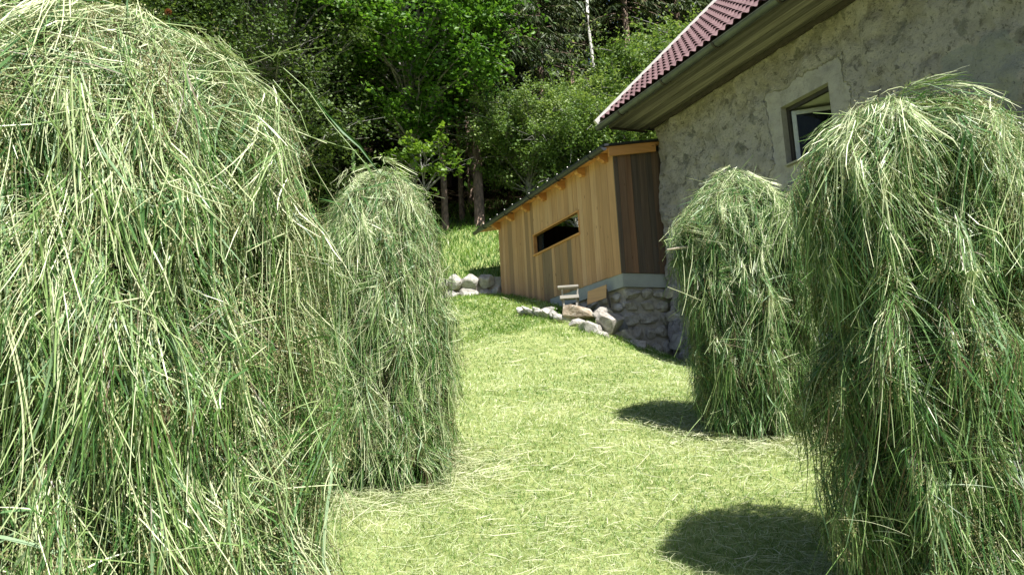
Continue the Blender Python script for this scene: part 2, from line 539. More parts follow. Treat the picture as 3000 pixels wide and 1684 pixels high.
# ------------------------------------------------------------------ haystacks
def haystack(label, cx, cy, prof, nst, nleaf, nseed, wscale, seed, squash=1.0, pegs=(), lean=(0, 0), tintbias=0.0, lump=0.11, layers=2.3, lip=0.2, dry=0.15, nlock=0.0185):
    """prof: (height above ground, radius) from the apex down to the ground"""
    rng = np.random.default_rng(seed)
    bz = gzf(cx, cy)
    e = empty('haystack', (cx, cy, bz), label, 'haystack', 'haystacks drying on the meadow')
    pz = np.array([p_[0] for p_ in prof], float); pr = np.array([p_[1] for p_ in prof], float)
    sl = np.concatenate([[0], np.cumsum(np.hypot(np.diff(pz), np.diff(pr)))])
    S = np.linspace(0, sl[-1], 240)
    rr, zz = np.interp(S, sl, pr), np.interp(S, sl, pz)
    ker = np.hanning(19); ker /= ker.sum()
    pad = lambda q, first: np.convolve(np.concatenate([first(q), q, np.full(9, q[-1])]), ker, 'valid')
    rr = pad(rr, lambda q: -q[1:10][::-1]); zz = pad(zz, lambda q: q[1:10][::-1])
    rr = np.maximum(rr, 0.0)
    dr, dz = np.gradient(rr, S), np.gradient(zz, S)
    ln = np.hypot(dr, dz); dr /= ln; dz /= ln
    smax = S[-1]

    def lumps(phi, z):
        c, s_ = np.cos(phi), np.sin(phi)
        big_ = 1.6 * lump * fbm(c * 1.3, s_ * 1.3, z * 1.6, 3, seed)
        mid_ = 2.6 * lump * fbm(c * 4.2, s_ * 4.2, z * 2.6, 3, seed + 5)
        # hanging wisps with grooves between them
        g1 = np.clip(1 - 5.5 * np.abs(fbm(c * 5.5 + 0.4 * z, s_ * 5.5, z * 1.6, 2, seed + 12)), 0, 1)
        g2 = np.clip(1 - 4.5 * np.abs(fbm(c * 12, s_ * 12 + 0.5 * z, z * 3.2, 2, seed + 13)), 0, 1)
        mid_ = mid_ - (0.17 * g1 + 0.10 * g2) * np.clip((pz[0] - z) * 2.5, 0.1, 1)
        # tousled layers: each swells downwards and ends in a hanging lip
        p_ = np.mod(-z * layers + 1.5 * fbm(c * 1.7, s_ * 1.7, z * 0.7, 2, seed + 6) + 0.5 * fbm(c * 6, s_ * 6, z * 1.5, 2, seed + 8), 1.0)
        return 1 + big_ + mid_ + lip * (p_ ** 1.3 - 0.45) * np.clip((pz[0] - z) * 3.0, 0, 1)

    def place(phi, s, dl, rmin=None):
        sc_ = np.clip(s, 0, smax)
        r = np.interp(sc_, S, rr); z = np.interp(sc_, S, zz)
        nr = -np.interp(sc_, S, dz); nz = np.interp(sc_, S, dr)
        r = r * lumps(phi, z)
        if rmin is not None: r = np.maximum(r, rmin)
        R_ = r + dl * nr; Z_ = z + dl * nz - np.maximum(s - smax, 0)
        tt = np.clip(Z_ / pz[0], 0, 1.2)
        return np.stack([R_ * np.cos(phi) * squash + lean[0] * tt, R_ * np.sin(phi) + lean[1] * tt, Z_], -1), r

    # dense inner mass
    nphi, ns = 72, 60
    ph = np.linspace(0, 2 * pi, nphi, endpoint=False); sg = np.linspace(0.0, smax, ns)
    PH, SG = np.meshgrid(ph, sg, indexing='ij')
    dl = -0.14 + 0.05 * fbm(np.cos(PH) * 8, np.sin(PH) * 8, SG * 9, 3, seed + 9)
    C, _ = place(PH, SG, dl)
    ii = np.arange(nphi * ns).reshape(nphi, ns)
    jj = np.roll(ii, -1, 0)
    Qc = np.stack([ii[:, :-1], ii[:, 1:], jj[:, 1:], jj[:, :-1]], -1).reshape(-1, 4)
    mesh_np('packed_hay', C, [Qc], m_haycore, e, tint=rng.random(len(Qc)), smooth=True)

    toward = math.atan2(-cy, -cx)

    def starts(n, topbias=1.0):
        wgt = np.interp(S, S, rr) + 0.05
        wgt = wgt * np.interp(S, [0, 0.5, smax], [topbias, topbias, 1])
        cdf = np.cumsum(wgt); cdf /= cdf[-1]
        s0 = np.interp(rng.random(n), cdf, S) - 0.12
        f = rng.random(n) < 0.62
        phi = np.where(f, toward + rng.normal(0, 0.85, n), rng.random(n) * 2 * pi)
        return np.abs(s0), phi

    def drift(s0, phi0):
        c, s_ = np.cos(phi0), np.sin(phi0)
        return 0.8 * fbm(c * 4, s_ * 4, s0 * 3, 2, seed + 3), fbm(c * 7, s_ * 7, s0 * 3.2, 3, seed + 21)

    def run(s0, phi0, L, al, d0, bend, lift, K):
        st = L / (K - 1)
        pts = []; s, phi = s0.copy(), phi0.copy(); rmin = None
        for k in range(K):
            f = k / (K - 1)
            dl_ = d0 + lift * L * f ** 2 - 0.008 * np.sin(f * pi)
            P_, r_ = place(phi, s, dl_, rmin)
            rmin = r_ - 0.08 * st
            pts.append(P_)
            ak = al * (1 - 0.25 * f) + bend * (f - 0.3)
            s = s + st * np.cos(ak)
            phi = phi + st * np.sin(ak) / np.maximum(r_, 0.07)
        top_ = np.clip((pts[0][:, 2] / pz[0] - 0.62) * 3.0, -0.4, 1)
        return np.stack(pts, 1), dry * 2 * top_

    def lifts(n, curl):
        return np.abs(rng.normal(0, curl, n)) * np.where(rng.random(n) < 0.22, 1.0, 0.2)

    def trace(n, K, L0, L1, spread, wild, dmean, dstd, curl, topbias=1.0, clump=0.6):
        s0, phi0 = starts(n, topbias)
        L = L0 + (L1 - L0) * rng.random(n) ** 1.5
        al = np.where(rng.random(n) < wild, rng.normal(0, 1.2, n), rng.normal(0, spread, n))
        da, cl = drift(s0, phi0)
        P_, tp = run(s0, phi0, L, al + 0.5 * da, dmean + dstd * rng.standard_normal(n) + clump * 0.12 * cl, rng.normal(0, 0.15, n), lifts(n, curl), K)
        return P_, L, cl + tp

    def locks(nl, mean, K):
        """tufts: bundles of strands that start together and fan out downwards"""
        s0, phi0 = starts(nl, 1.35)
        da, cl = drift(s0, phi0)
        al0 = rng.normal(0, 0.20, nl) + 0.45 * da + np.where(rng.random(nl) < 0.13, rng.normal(0, 0.9, nl), 0)
        L0 = 0.07 + 0.33 * rng.random(nl) ** 1.6
        d00 = -0.018 + 0.052 * rng.standard_normal(nl) + 0.10 * cl
        t00 = 0.22 * rng.standard_normal(nl) + 0.3 * cl + 4.5 * np.clip(d00 + 0.012, -0.07, 0.03)   # gap shade painted into deeper tufts, also greener as less dried
        lf0 = lifts(nl, 0.15) * np.clip((smax - s0) / 0.7, 0.15, 1) * np.clip(s0 / 0.4, 0.25, 1)
        m_ = np.maximum(4, (mean * (0.35 + 1.3 * rng.random(nl) ** 1.4)).astype(int))
        w = np.repeat(np.arange(nl), m_); n = len(w)
        rad = 0.008 + 0.012 * rng.random(nl)
        lat = rng.normal(0, 1, n) * rad[w]
        sS = np.abs(s0[w] + rng.normal(0, 0.045, n))
        rr0 = np.maximum(np.interp(np.clip(sS, 0, smax), S, rr), 0.08)
        ph = phi0[w] + lat / rr0
        P_, tp = run(sS, ph, L0[w] * (0.35 + 0.8 * rng.random(n)), al0[w] + lat * 6.0 + rng.normal(0, 0.2, n), d00[w] + rng.normal(0, 0.008, n), rng.normal(0, 0.16, n), lf0[w] + lifts(n, 0.08), K)
        return P_, t00[w] + tp

    def finish_strands(P, W, K, tint, mat_, name, tube=False):
        n = len(P)
        tg = unit(np.gradient(P, axis=1))
        out_ = P.copy(); out_[..., 2] = 0; out_ = unit(out_) + np.array([0, 0, 0.4])
        nr = unit(out_ + rng.normal(0, 0.55, (n, 1, 3)))
        sd = unit(np.cross(tg, nr))
        low = np.minimum(gz(P[..., 0] + cx, P[..., 1] + cy) - bz + 0.01, 9)
        P[..., 2] = np.maximum(P[..., 2], low + 0.02 * rng.random((n, 1)))
        if tube:
            V, Qd = tubes3(P, W, sd, unit(np.cross(tg, sd)))
            return mesh_np(name, V, [Qd], mat_, e, tint=np.repeat(tint, 3 * (K - 1)), smooth=True)
        V, Qd = ribbons(P, W, sd)
        return mesh_np(name, V, [Qd], mat_, e, tint=np.repeat(tint, K - 1))

    K = 7
    taper = np.array([0.6, 1, 1, 1, 0.9, 0.7, 0.3])
    # deep layer, then the loose outer wisps
    nd = int(nst * 0.15)
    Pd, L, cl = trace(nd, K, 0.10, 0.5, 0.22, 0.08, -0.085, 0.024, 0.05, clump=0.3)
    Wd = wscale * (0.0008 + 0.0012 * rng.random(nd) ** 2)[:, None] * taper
    td = np.clip(0.15 + tintbias * 0.6 + 0.15 * rng.standard_normal(nd) + 0.2 * cl, 0, 1)  # low tint paints shade into the gaps, also greener undried hay
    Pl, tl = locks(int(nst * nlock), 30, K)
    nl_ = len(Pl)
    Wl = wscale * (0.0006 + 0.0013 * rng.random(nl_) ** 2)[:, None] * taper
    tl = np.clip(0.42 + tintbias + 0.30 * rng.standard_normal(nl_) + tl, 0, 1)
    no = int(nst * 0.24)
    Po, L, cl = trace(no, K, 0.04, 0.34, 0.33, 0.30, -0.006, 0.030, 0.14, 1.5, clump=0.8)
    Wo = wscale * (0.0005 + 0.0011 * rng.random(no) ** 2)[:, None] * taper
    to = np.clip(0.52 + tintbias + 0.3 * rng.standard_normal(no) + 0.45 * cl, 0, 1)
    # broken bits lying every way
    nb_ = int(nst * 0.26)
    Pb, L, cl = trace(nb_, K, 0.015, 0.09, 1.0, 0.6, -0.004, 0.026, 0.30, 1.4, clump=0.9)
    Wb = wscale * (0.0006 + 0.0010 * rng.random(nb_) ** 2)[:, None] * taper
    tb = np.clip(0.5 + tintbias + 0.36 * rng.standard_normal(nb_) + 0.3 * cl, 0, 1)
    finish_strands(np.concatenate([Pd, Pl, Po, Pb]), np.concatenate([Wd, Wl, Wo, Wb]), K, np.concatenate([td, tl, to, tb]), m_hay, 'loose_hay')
    # thick pale stalks, round, some of them kinked
    ntk = nst // 30
    P2, L, cl = trace(ntk, K, 0.14, 0.6, 0.20, 0.14, 0.010, 0.022, 0.20, 1.5)
    ok_ = np.linalg.norm(P2[:, -1] - P2[:, 0], axis=-1) < 0.62
    ok_ &= np.abs(P2[:, -1, 2] - P2[:, 0, 2]) > 0.25 * np.linalg.norm(P2[:, -1] - P2[:, 0], axis=-1) - 0.02
    P2 = P2[ok_]; ntk = len(P2)
    a0, a1 = P2[:, :1], P2[:, -1:]
    tt_ = np.linspace(0, 1, K)[None, :, None]
    P2 = P2 * 0.45 + (a0 + (a1 - a0) * tt_) * 0.55      # stiff: straighter than the rest
    kn = rng.integers(2, 5, ntk); kk = rng.random(ntk) < 0.3
    off = rng.normal(0, 0.05, (ntk, 3)) * kk[:, None]
    ar_ = np.maximum(np.arange(K)[None] - kn[:, None], 0)[..., None]
    P2 = P2 + ar_ * off[:, None] * 0.5
    W2 = wscale * (0.0010 + 0.0015 * rng.random(ntk) ** 1.5)[:, None] * np.array([1, 1, 1, 0.95, 0.9, 0.8, 0.6])
    t2 = np.clip(0.84 + tintbias + 0.18 * rng.standard_normal(ntk), 0, 1)
    finish_strands(P2, W2, K, t2, m_hay, 'stalks', True)
    # broad blades
    P3, L, cl = trace(nleaf, K, 0.10, 0.4, 0.24, 0.10, 0.01, 0.02, 0.2, 1.2)
    W3 = wscale * (0.0012 + 0.0026 * rng.random(nleaf))[:, None] * np.array([0.5, 0.9, 1, 1, 0.8, 0.5, 0.05])
    t3 = np.clip(0.5 + tintbias * 0.5 + 0.3 * rng.standard_normal(nleaf), 0, 1)
    finish_strands(P3, W3, K, t3, m_hayleaf, 'leaf_blades')
    # seed heads: panicles of tiny grains hanging on fine stems
    Ks, ng = 5, 30
    Pa, L, cl = trace(nseed, Ks, 0.06, 0.16, 0.3, 0.15, 0.018, 0.018, 0.15)
    tgr = rng.random((nseed, ng)) ** 0.8
    fi = tgr * (Ks - 1); i0 = np.minimum(fi.astype(int), Ks - 2); fr = (fi - i0)[..., None]
    ar = np.arange(nseed)[:, None]
    cen = Pa[ar, i0] * (1 - fr) + Pa[ar, i0 + 1] * fr
    wid = 0.014 * (0.35 + np.sin(np.clip(tgr, 0, 1) * pi))[..., None]
    cen = cen + rng.normal(0, 0.6, cen.shape) * wid
    gs = 0.0015 * wscale * (0.7 + 0.6 * rng.random((nseed, ng)))[..., None]
    ax = unit(rng.normal(0, 0.45, cen.shape) + np.array([0, 0, -1.0])); bx = unit(np.cross(ax, rng.normal(0, 1, cen.shape)))
    Vs = np.stack([cen - ax * gs * 2, cen + bx * gs, cen + ax * gs * 2, cen - bx * gs], -2).reshape(-1, 3)
    low = gz(Vs[:, 0] + cx, Vs[:, 1] + cy) - bz + 0.01
    Vs[:, 2] = np.maximum(Vs[:, 2], low)
    Qs = np.arange(len(Vs)).reshape(-1, 4)
    mesh_np('seed_heads', Vs, [Qs], m_seed, e, tint=np.repeat(np.clip(0.5 + 0.3 * rng.standard_normal(nseed), 0, 1), ng))
    # the pole inside and the pegs that carry the hay
    b = MB(); b.tube([(0, 0, -0.2), (lean[0] * 0.5, lean[1] * 0.5, pz[0] * 0.5), (lean[0], lean[1], pz[0] - 0.06)], [0.035, 0.03, 0.025], 8)
    b.build('pole', m_peg, e, smooth=True)
    for (a, b_) in pegs:
        q = MB(); q.tube([a, tuple(0.5 * (Vector(a) + Vector(b_)) + Vector((0.0, 0.0, 0.006))), b_], [0.011, 0.010, 0.008], 7)
        q.build('peg', m_peg, e, smooth=True)
    return e


m_peg = simple('weathered peg wood', (0.50, 0.43, 0.33), 0.7, 0, 20, 0.3)

gl = gzf(-1.05, 2.05)
big = haystack('huge pale haystack nearest the camera, filling the left side of the view', -1.085, 2.05,
         [(2.17, 0), (2.155, .12), (2.10, .23), (2.03, .32), (1.94, .40), (1.85, .45), (1.76, .485), (1.60, .515), (1.35, .545), (1.0, .565), (.6, .58), (.3, .585), (.03, .59)],
         62000, 4200, 9500, 1.0, 101, tintbias=0.07, lump=0.08, lip=0.16, dry=0.10)
haystack('haystack half hidden behind the huge pale one, straw coloured and drooping to the ground', -0.87, 5.3,
         [(2.00, 0), (1.95, .14), (1.85, .27), (1.7, .36), (1.45, .405), (1.1, .43), (.8, .42), (.4, .395), (.15, .40), (.04, .46)],
         44000, 2400, 4200, 1.3, 202, tintbias=0.03, lump=0.11, lip=0.18)
haystack('darker green haystack standing between the house wall and the tall tiered haystack', 1.76, 6.0,
         [(1.93, 0), (1.88, .08), (1.79, .20), (1.66, .35), (1.54, .45), (1.3, .49), (1.0, .475), (.6, .43), (.3, .41), (.12, .39), (.03, .42)],
         42000, 2600, 2600, 1.45, 303, tintbias=-0.10, lump=0.12, lip=0.26,
         pegs=[((-0.1, -0.1, 1.40), (-0.60, -0.22, 1.34))])
haystack('tall bulging haystack in tiers in front of the house window', 1.65, 3.2,
         [(1.95, 0), (1.935, .14), (1.88, .265), (1.77, .37), (1.60, .44), (1.42, .435), (1.30, .42), (1.22, .375), (1.12, .40), (1.0, .47), (.88, .485), (.74, .445), (.64, .41), (.54, .43), (.42, .43), (.25, .395), (.03, .40)],
         50000, 3000, 5200, 1.15, 404, tintbias=-0.13, lump=0.12, lip=0.22, dry=0.17,
         pegs=[((-0.05, -0.15, 1.36), (-0.17, -0.42, 1.20)), ((0.1, -0.1, 1.40), (-0.04, -0.44, 1.25))])
# a clover head and a long green blade with flowering stems sticking out of the huge haystack
bo = np.array(big.location)
lb = MB()


def loc_at(px, py, Y): return at(px, py, Y) - bo


pts_ = np.array([loc_at(900, 250, 2.0), loc_at(955, 330, 2.0), loc_at(1005, 385, 2.0), loc_at(1055, 430, 2.0), loc_at(1115, 512, 2.0)])
wd_ = [0.0004, 0.0018, 0.0036, 0.003, 0.0003]
V_ = []
for q, w_ in zip(pts_, wd_): V_ += [q + np.array([w_, 0, w_ * 0.9]), q + np.array([0.0, 0.004 * 0, 0]) + np.array([0, 0.003, 0]), q - np.array([w_, 0, w_ * 0.9])]
lb.add(V_, [(3 * i + k, 3 * i + k + 1, 3 * i + k + 4, 3 * i + k + 3) for i in range(4) for k in (0, 1)], 0.12)
lb.build('long_blade', m_hayleaf, big, recalc=False)
fb = MB()
for st in ([(830, 200), (900, 262), (960, 350), (1040, 445), (1070, 480)], [(800, 235), (880, 330), (905, 400), (1035, 440)], [(760, 150), (800, 175), (822, 140)]):
    q_ = [tuple(loc_at(x, y, 2.02)) for x, y in st]
    fb.tube(q_, 0.0011, 5, 0.8)
rg_ = random.Random(4)
for (xa, ya, xb, yb) in ((1070, 478, 1092, 520), (1037, 440, 1035, 500)):
    for i in range(60):
        t = rg_.random()
        c_ = loc_at(xa + (xb - xa) * t + rg_.gauss(0, 2.4), ya + (yb - ya) * t, 2.02 + rg_.gauss(0, .003))
        fb.add([c_ + np.array([0, 0, .003]), c_ + np.array([.0015, 0, 0]), c_ - np.array([0, 0, .003]), c_ - np.array([.0015, 0, 0])], [(0, 1, 2, 3)], 0.6)
fb.build('flower_stem', m_hay, big, recalc=False)
cb_ = MB()
cc_ = loc_at(493, 36, 1.95)
for i in range(160):
    d_ = unit(np.array([rg_.gauss(0, 1), rg_.gauss(0, 1), rg_.gauss(0, 1)])) * 0.009
    u_ = unit(np.cross(d_, (0.3, 0.2, 0.9))) * 0.0022
    cb_.add([cc_ + d_ * 0.3 + u_, cc_ + d_ * 1.15, cc_ + d_ * 0.3 - u_], [(0, 1, 2)], rg_.random())
m_clover = tinted('faded clover', [(0, (0.20, 0.07, 0.04)), (1, (0.38, 0.17, 0.09))], 0.7, 0.1)
cb_.build('clover_head', m_clover, big, recalc=False)
cs_ = MB(); cs_.tube([tuple(cc_ - np.array([0, 0, .006])), tuple(cc_ + np.array([.01, 0.01, -.09]))], 0.0016, 5, 0.3); cs_.build('clover_stem', m_hay, big, recalc=False)

# ------------------------------------------------------------------ farmhouse
HROT = math.atan2(HD[1], HD[0])
HO = (10.5, 0.0, 2.2)
house = empty('farmhouse', tuple(hw(*HO)), 'old farmhouse with rough grey plaster and a red tiled roof', 'house', rotz=HROT)

# rough plaster
m, nt, out = new_mat('old rough plaster')
tc = N(nt, 'ShaderNodeTexCoord'); ob = tc.outputs['Object']
sp = N(nt, 'ShaderNodeSeparateXYZ'); nt.links.new(ob, sp.inputs[0])
nb = noise(nt, ob, 2.2, 6, 0.62, 0.4)
nm = noise(nt, ob, 6.0, 8, 0.7, 0.2)
nf = noise(nt, ob, 26, 7, 0.78)
base = ramp(nt, [(0.30, (0.36, 0.325, 0.315)), (0.41, (0.46, 0.415, 0.40)), (0.45, (0.66, 0.605, 0.60)), (0.60, (0.74, 0.68, 0.67)), (0.75, (0.79, 0.73, 0.72))]); nt.links.new(nm.outputs[0], base.inputs[0])
c = mixc(nt, maprange(nt, nb.outputs[0], 0.52, 0.55, 0, 0.5), base.outputs[0], (0.52, 0.475, 0.455))
ncr = noise(nt, ob, 11, 8, 0.72, 0.6)
c = mixc(nt, maprange(nt, ncr.outputs[0], 0.57, 0.605, 0, 0.75), c, (0.20, 0.185, 0.17))
# round grey field stones looking through
vo = N(nt, 'ShaderNodeTexVoronoi'); vo.inputs['Scale'].default_value = 3.6
wv = N(nt, 'ShaderNodeVectorMath', operation='MULTIPLY_ADD'); nt.links.new(nb.outputs['Color'], wv.inputs[0]); wv.inputs[1].default_value = (0.9, 0.9, 0.9); nt.links.new(ob, wv.inputs[2])
nt.links.new(wv.outputs[0], vo.inputs['Vector'])
sel = N(nt, 'ShaderNodeSeparateColor'); nt.links.new(vo.outputs['Color'], sel.inputs[0])
stone = math_n(nt, 'MULTIPLY', maprange(nt, vo.outputs['Distance'], 0.30, 0.42, 1, 0), maprange(nt, sel.outputs[0], 0.80, 0.82, 0, 0.55))
c = mixc(nt, stone, c, (0.20, 0.20, 0.185))
# yellowish weathering below the eaves
zt = math_n(nt, 'ADD', sp.outputs[2], math_n(nt, 'MULTIPLY', nb.outputs[0], 1.6))
c = mixc(nt, maprange(nt, zt, 4.0, 4.75, 0, 0.42), c, mixc(nt, 1.0, c, (0.95, 0.86, 0.42), 'MULTIPLY'))
# smooth mortar band round the window
def boxd(xc, hx, zc, hz):
    a = math_n(nt, 'SUBTRACT', math_n(nt, 'ABSOLUTE', math_n(nt, 'SUBTRACT', sp.outputs[0], xc)), hx)
    b = math_n(nt, 'SUBTRACT', math_n(nt, 'ABSOLUTE', math_n(nt, 'SUBTRACT', sp.outputs[2], zc)), hz)
    d = math_n(nt, 'MAXIMUM', a, b)
    return math_n(nt, 'ADD', d, math_n(nt, 'MULTIPLY', math_n(nt, 'SUBTRACT', nb.outputs[0], 0.5), 0.55))
band = maprange(nt, boxd(-3.29, 0.41, 2.7, 0.40), 0.24, 0.265, 1, 0)
patch = maprange(nt, boxd(-5.55, 0.33, 2.35, 0.34), 0.03, 0.07, 1, 0)
smoothm = ramp(nt, [(0.3, (0.24, 0.225, 0.225)), (0.7, (0.33, 0.31, 0.31))]); nt.links.new(nm.outputs[0], smoothm.inputs[0])
c = mixc(nt, math_n(nt, 'MULTIPLY', band, 0.8), c, smoothm.outputs[0])
c = mixc(nt, math_n(nt, 'MULTIPLY', patch, 0.8), c, mixc(nt, nm.outputs[0], (0.36, 0.37, 0.38), (0.62, 0.62, 0.63)))
pits = maprange(nt, nf.outputs[0], 0.36, 0.43, 1, 0)
rough_on = math_n(nt, 'SUBTRACT', 1.0, band, True)
c = mixc(nt, math_n(nt, 'MULTIPLY', math_n(nt, 'MULTIPLY', pits, rough_on), 0.7), c, (0.10, 0.095, 0.08))
p = N(nt, 'ShaderNodeBsdfPrincipled', Roughness=0.95); p.inputs['Specular IOR Level'].default_value = 0.15
nt.links.new(c, p.inputs['Base Color'])
hgt = math_n(nt, 'ADD', math_n(nt, 'MULTIPLY', math_n(nt, 'ADD', nm.outputs[0], ncr.outputs[0]), 0.7), math_n(nt, 'MULTIPLY', nf.outputs[0], 0.35))
hgt = math_n(nt, 'MULTIPLY', hgt, math_n(nt, 'ADD', math_n(nt, 'MULTIPLY', rough_on, 0.9), 0.1))
bp = N(nt, 'ShaderNodeBump', Strength=1.0, Distance=0.2); nt.links.new(hgt, bp.inputs['Height']); nt.links.new(bp.outputs[0], p.inputs['Normal'])
nt.links.new(p.outputs[0], out.inputs[0])
m_plaster = m

WS0, WS1, WZ0, WZ1 = 6.80, 7.62, 4.50, 5.30
ug = sorted(set([round(x, 4) for x in list(np.arange(-4, 3.4, 0.35)) + list(np.arange(3.4, 10.42, 0.05)) + [10.42, 10.46, 10.48, 10.5, 10.52, 10.54, 10.58] + list(np.arange(10.7, 18.51, 0.4)) + [WS0, WS1]]))
zg = sorted(set([round(x, 4) for x in list(np.arange(0.2, 6.16, 0.05)) + [WZ0, WZ1]]))
ug, zg = np.array(ug), np.array(zg)
UU, ZZ = np.meshgrid(ug, zg, indexing='ij')
SS = np.minimum(UU, 10.5); OO = -np.maximum(UU - 10.5, 0)
th = sstep(10.44, 10.56, UU) * pi / 2
disp = 0.05 * fbm(SS * 2.2, OO * 2.2, ZZ * 2.2, 4, 3) + 0.09 * fbm(SS * 6, OO * 6, ZZ * 6, 3, 4) + 0.05 * fbm(SS * 0.7, OO * 0.7, ZZ * 0.7, 2, 8)
inw = np.maximum(np.abs(SS - 7.21) - 0.41, np.abs(ZZ - 4.9) - 0.40)
disp = disp * sstep(0.05, 0.4, inw) + 0.004
Vw = np.stack([SS - 10.5 + np.sin(th) * disp - 0.03 * (1 - np.abs(np.cos(2 * th))), OO + np.cos(th) * disp - 0.03 * (1 - np.abs(np.cos(2 * th))), ZZ - 2.2], -1)
ii = np.arange(UU.size).reshape(UU.shape)
Qw = np.stack([ii[:-1, :-1], ii[:-1, 1:], ii[1:, 1:], ii[1:, :-1]], -1)
uc = 0.5 * (ug[:-1] + ug[1:])[:, None]; zc_ = 0.5 * (zg[:-1] + zg[1:])[None]
hole = (uc > WS0) & (uc < WS1) & (zc_ > WZ0) & (zc_ < WZ1)
mesh_np('wall', Vw, [Qw[~hole].reshape(-1, 4)], m_plaster, house, smooth=True)
b = MB()
b.add([(10.5, 0, 6.15), (10.5, -8, 6.15), (10.5, -4, 10.85)], [(0, 1, 2)])
b.add([(-4, 0, 6.15), (-4, -8, 6.15), (-4, -4, 10.85)], [(0, 2, 1)])
b.add([(-4, 0, 0), (-4, -8, 0), (-4, -8, 6.15), (-4, 0, 6.15)], [(0, 1, 2, 3)])
b.add([(-4, -8, 0), (10.5, -8, 0), (10.5, -8, 6.15), (-4, -8, 6.15)], [(0, 1, 2, 3)])
b.build('gable_wall', m_plaster, house, origin=HO, recalc=False)

# roof
m, nt, out = new_mat('red roof tiles')
tc = N(nt, 'ShaderNodeTexCoord'); n1 = noise(nt, tc.outputs['Object'], 3.0, 5); n2 = noise(nt, tc.outputs['Object'], 40, 3)
r = ramp(nt, [(0.3, (0.105, 0.052, 0.055)), (0.7, (0.17, 0.095, 0.097))]); nt.links.new(n1.outputs[0], r.inputs[0])
cc = mixc(nt, maprange(nt, n2.outputs[0], 0.45, 0.8, 0, 0.4), r.outputs[0], (0.24, 0.17, 0.15))
p = N(nt, 'ShaderNodeBsdfPrincipled', Roughness=0.6); nt.links.new(cc, p.inputs['Base Color']); nt.links.new(p.outputs[0], out.inputs[0])
m_tile = m
TH = radians(44); RZ0, RO0 = 6.225, 0.80
SL = (RO0 + 4.0) / cos(TH)


def roofp(s, t, h):
    return np.stack(np.broadcast_arrays(s - 10.5, RO0 - t * cos(TH) + h * sin(TH), RZ0 + t * sin(TH) + h * cos(TH) - 2.2), -1)


ncol, nrow, ss_ = 98, 22, 8
sa = 10.84 - np.arange(ncol * ss_ + 1) * 0.155 / ss_
phs = (np.arange(ncol * ss_ + 1) % ss_) / ss_
wave = 0.038 * np.abs(np.sin(phs * pi)) ** 1.6
rows = []
pitch = SL / nrow
for i in range(nrow):
    rows.append(roofp(sa, np.full_like(sa, i * pitch), wave * 1.2 + 0.016))
    rows.append(roofp(sa, np.full_like(sa, (i + 1) * pitch + 0.004), wave * 0.85 + 0.004))
RV = np.stack(rows, 0)
ii = np.arange(RV.shape[0] * RV.shape[1]).reshape(RV.shape[:2])
Qr = np.stack([ii[:-1, :-1], ii[:-1, 1:], ii[1:, 1:], ii[1:, :-1]], -1).reshape(-1, 4)
Qr = Qr.reshape(RV.shape[0] - 1, -1, 4)[::2].reshape(-1, 4)
mesh_np('roof_tiles', RV, [Qr], m_tile, house)
m_weather = wood('weathered soffit boards', [(0, (0.10, 0.09, 0.08)), (0.5, (0.19, 0.17, 0.15)), (1, (0.33, 0.30, 0.26))], 0, 0.8, 0.6, False)
m_darkwood = simple('dark stained wood', (0.045, 0.035, 0.028), 0.7, 0, 12, 0.4)
b = MB()
b.prism([(RO0 - 0.01, RZ0 - 0.005), (-4, RZ0 + (RO0 + 4) * math.tan(TH) - 0.02), (-8.95, RZ0 + 0.02), (-8.95, RZ0 - 0.06), (-4, RZ0 + (RO0 + 4) * math.tan(TH) - 0.13), (RO0 - 0.03, RZ0 - 0.045)], 0, -4.2, 10.83, 0.4)
b.build('roof_deck', m_darkwood, house, origin=HO)
b = MB()
edges = [0.0, 0.12, 0.26, 0.38, 0.52, 0.64]
for i in range(5):
    b.box((-4.2, edges[i] + 0.004, 6.125 + 0.004 * (i % 2)), (10.80, edges[i + 1] - 0.004, 6.15), [0.2, 0.85, 0.3, 0.75, 0.15][i])
b.box((-4.2, 0.645, 6.11), (10.80, 0.675, 6.22), 0.25)
b.build('soffit', m_weather, house, origin=HO)
b = MB(); b.box((10.76, -0.05, 6.10), (10.805, 0.66, 6.123), 0.1); b.box((10.5, -0.2, 6.152), (10.80, 0.64, 6.2)); b.build('soffit_end_board', m_darkwood, house, origin=HO)
b = MB(); b.box((-4.2, 0.018, 6.05), (10.5, 0.07, 6.113), 0.2); b.build('shadow_gap_strip', m_darkwood, house, origin=HO)  # dark strip added for the shadow gap between wall and soffit
# verge flashing
m_white = simple('pale painted metal', (0.52, 0.50, 0.47), 0.4, 0.3, 20, 0.1)
b = MB()
v0 = np.array([0, RO0 + 0.05, RZ0 - 0.05]); v1 = np.array([0, -4, RZ0 + (RO0 + 4) * math.tan(TH)])
up = np.array([0, sin(TH), cos(TH)])
Pq = []
for s_, h in ((10.83, -0.03), (10.88, -0.03), (10.88, 0.085), (10.83, 0.085)):
    for q in (v0, v1):
        w_ = q + up * h; Pq.append((s_, w_[1], w_[2]))
b.add(Pq, [(0, 1, 3, 2), (2, 3, 5, 4), (4, 5, 7, 6), (6, 7, 1, 0), (0, 2, 4, 6), (1, 7, 5, 3)])
b.build('verge_flashing', m_white, house, origin=HO)


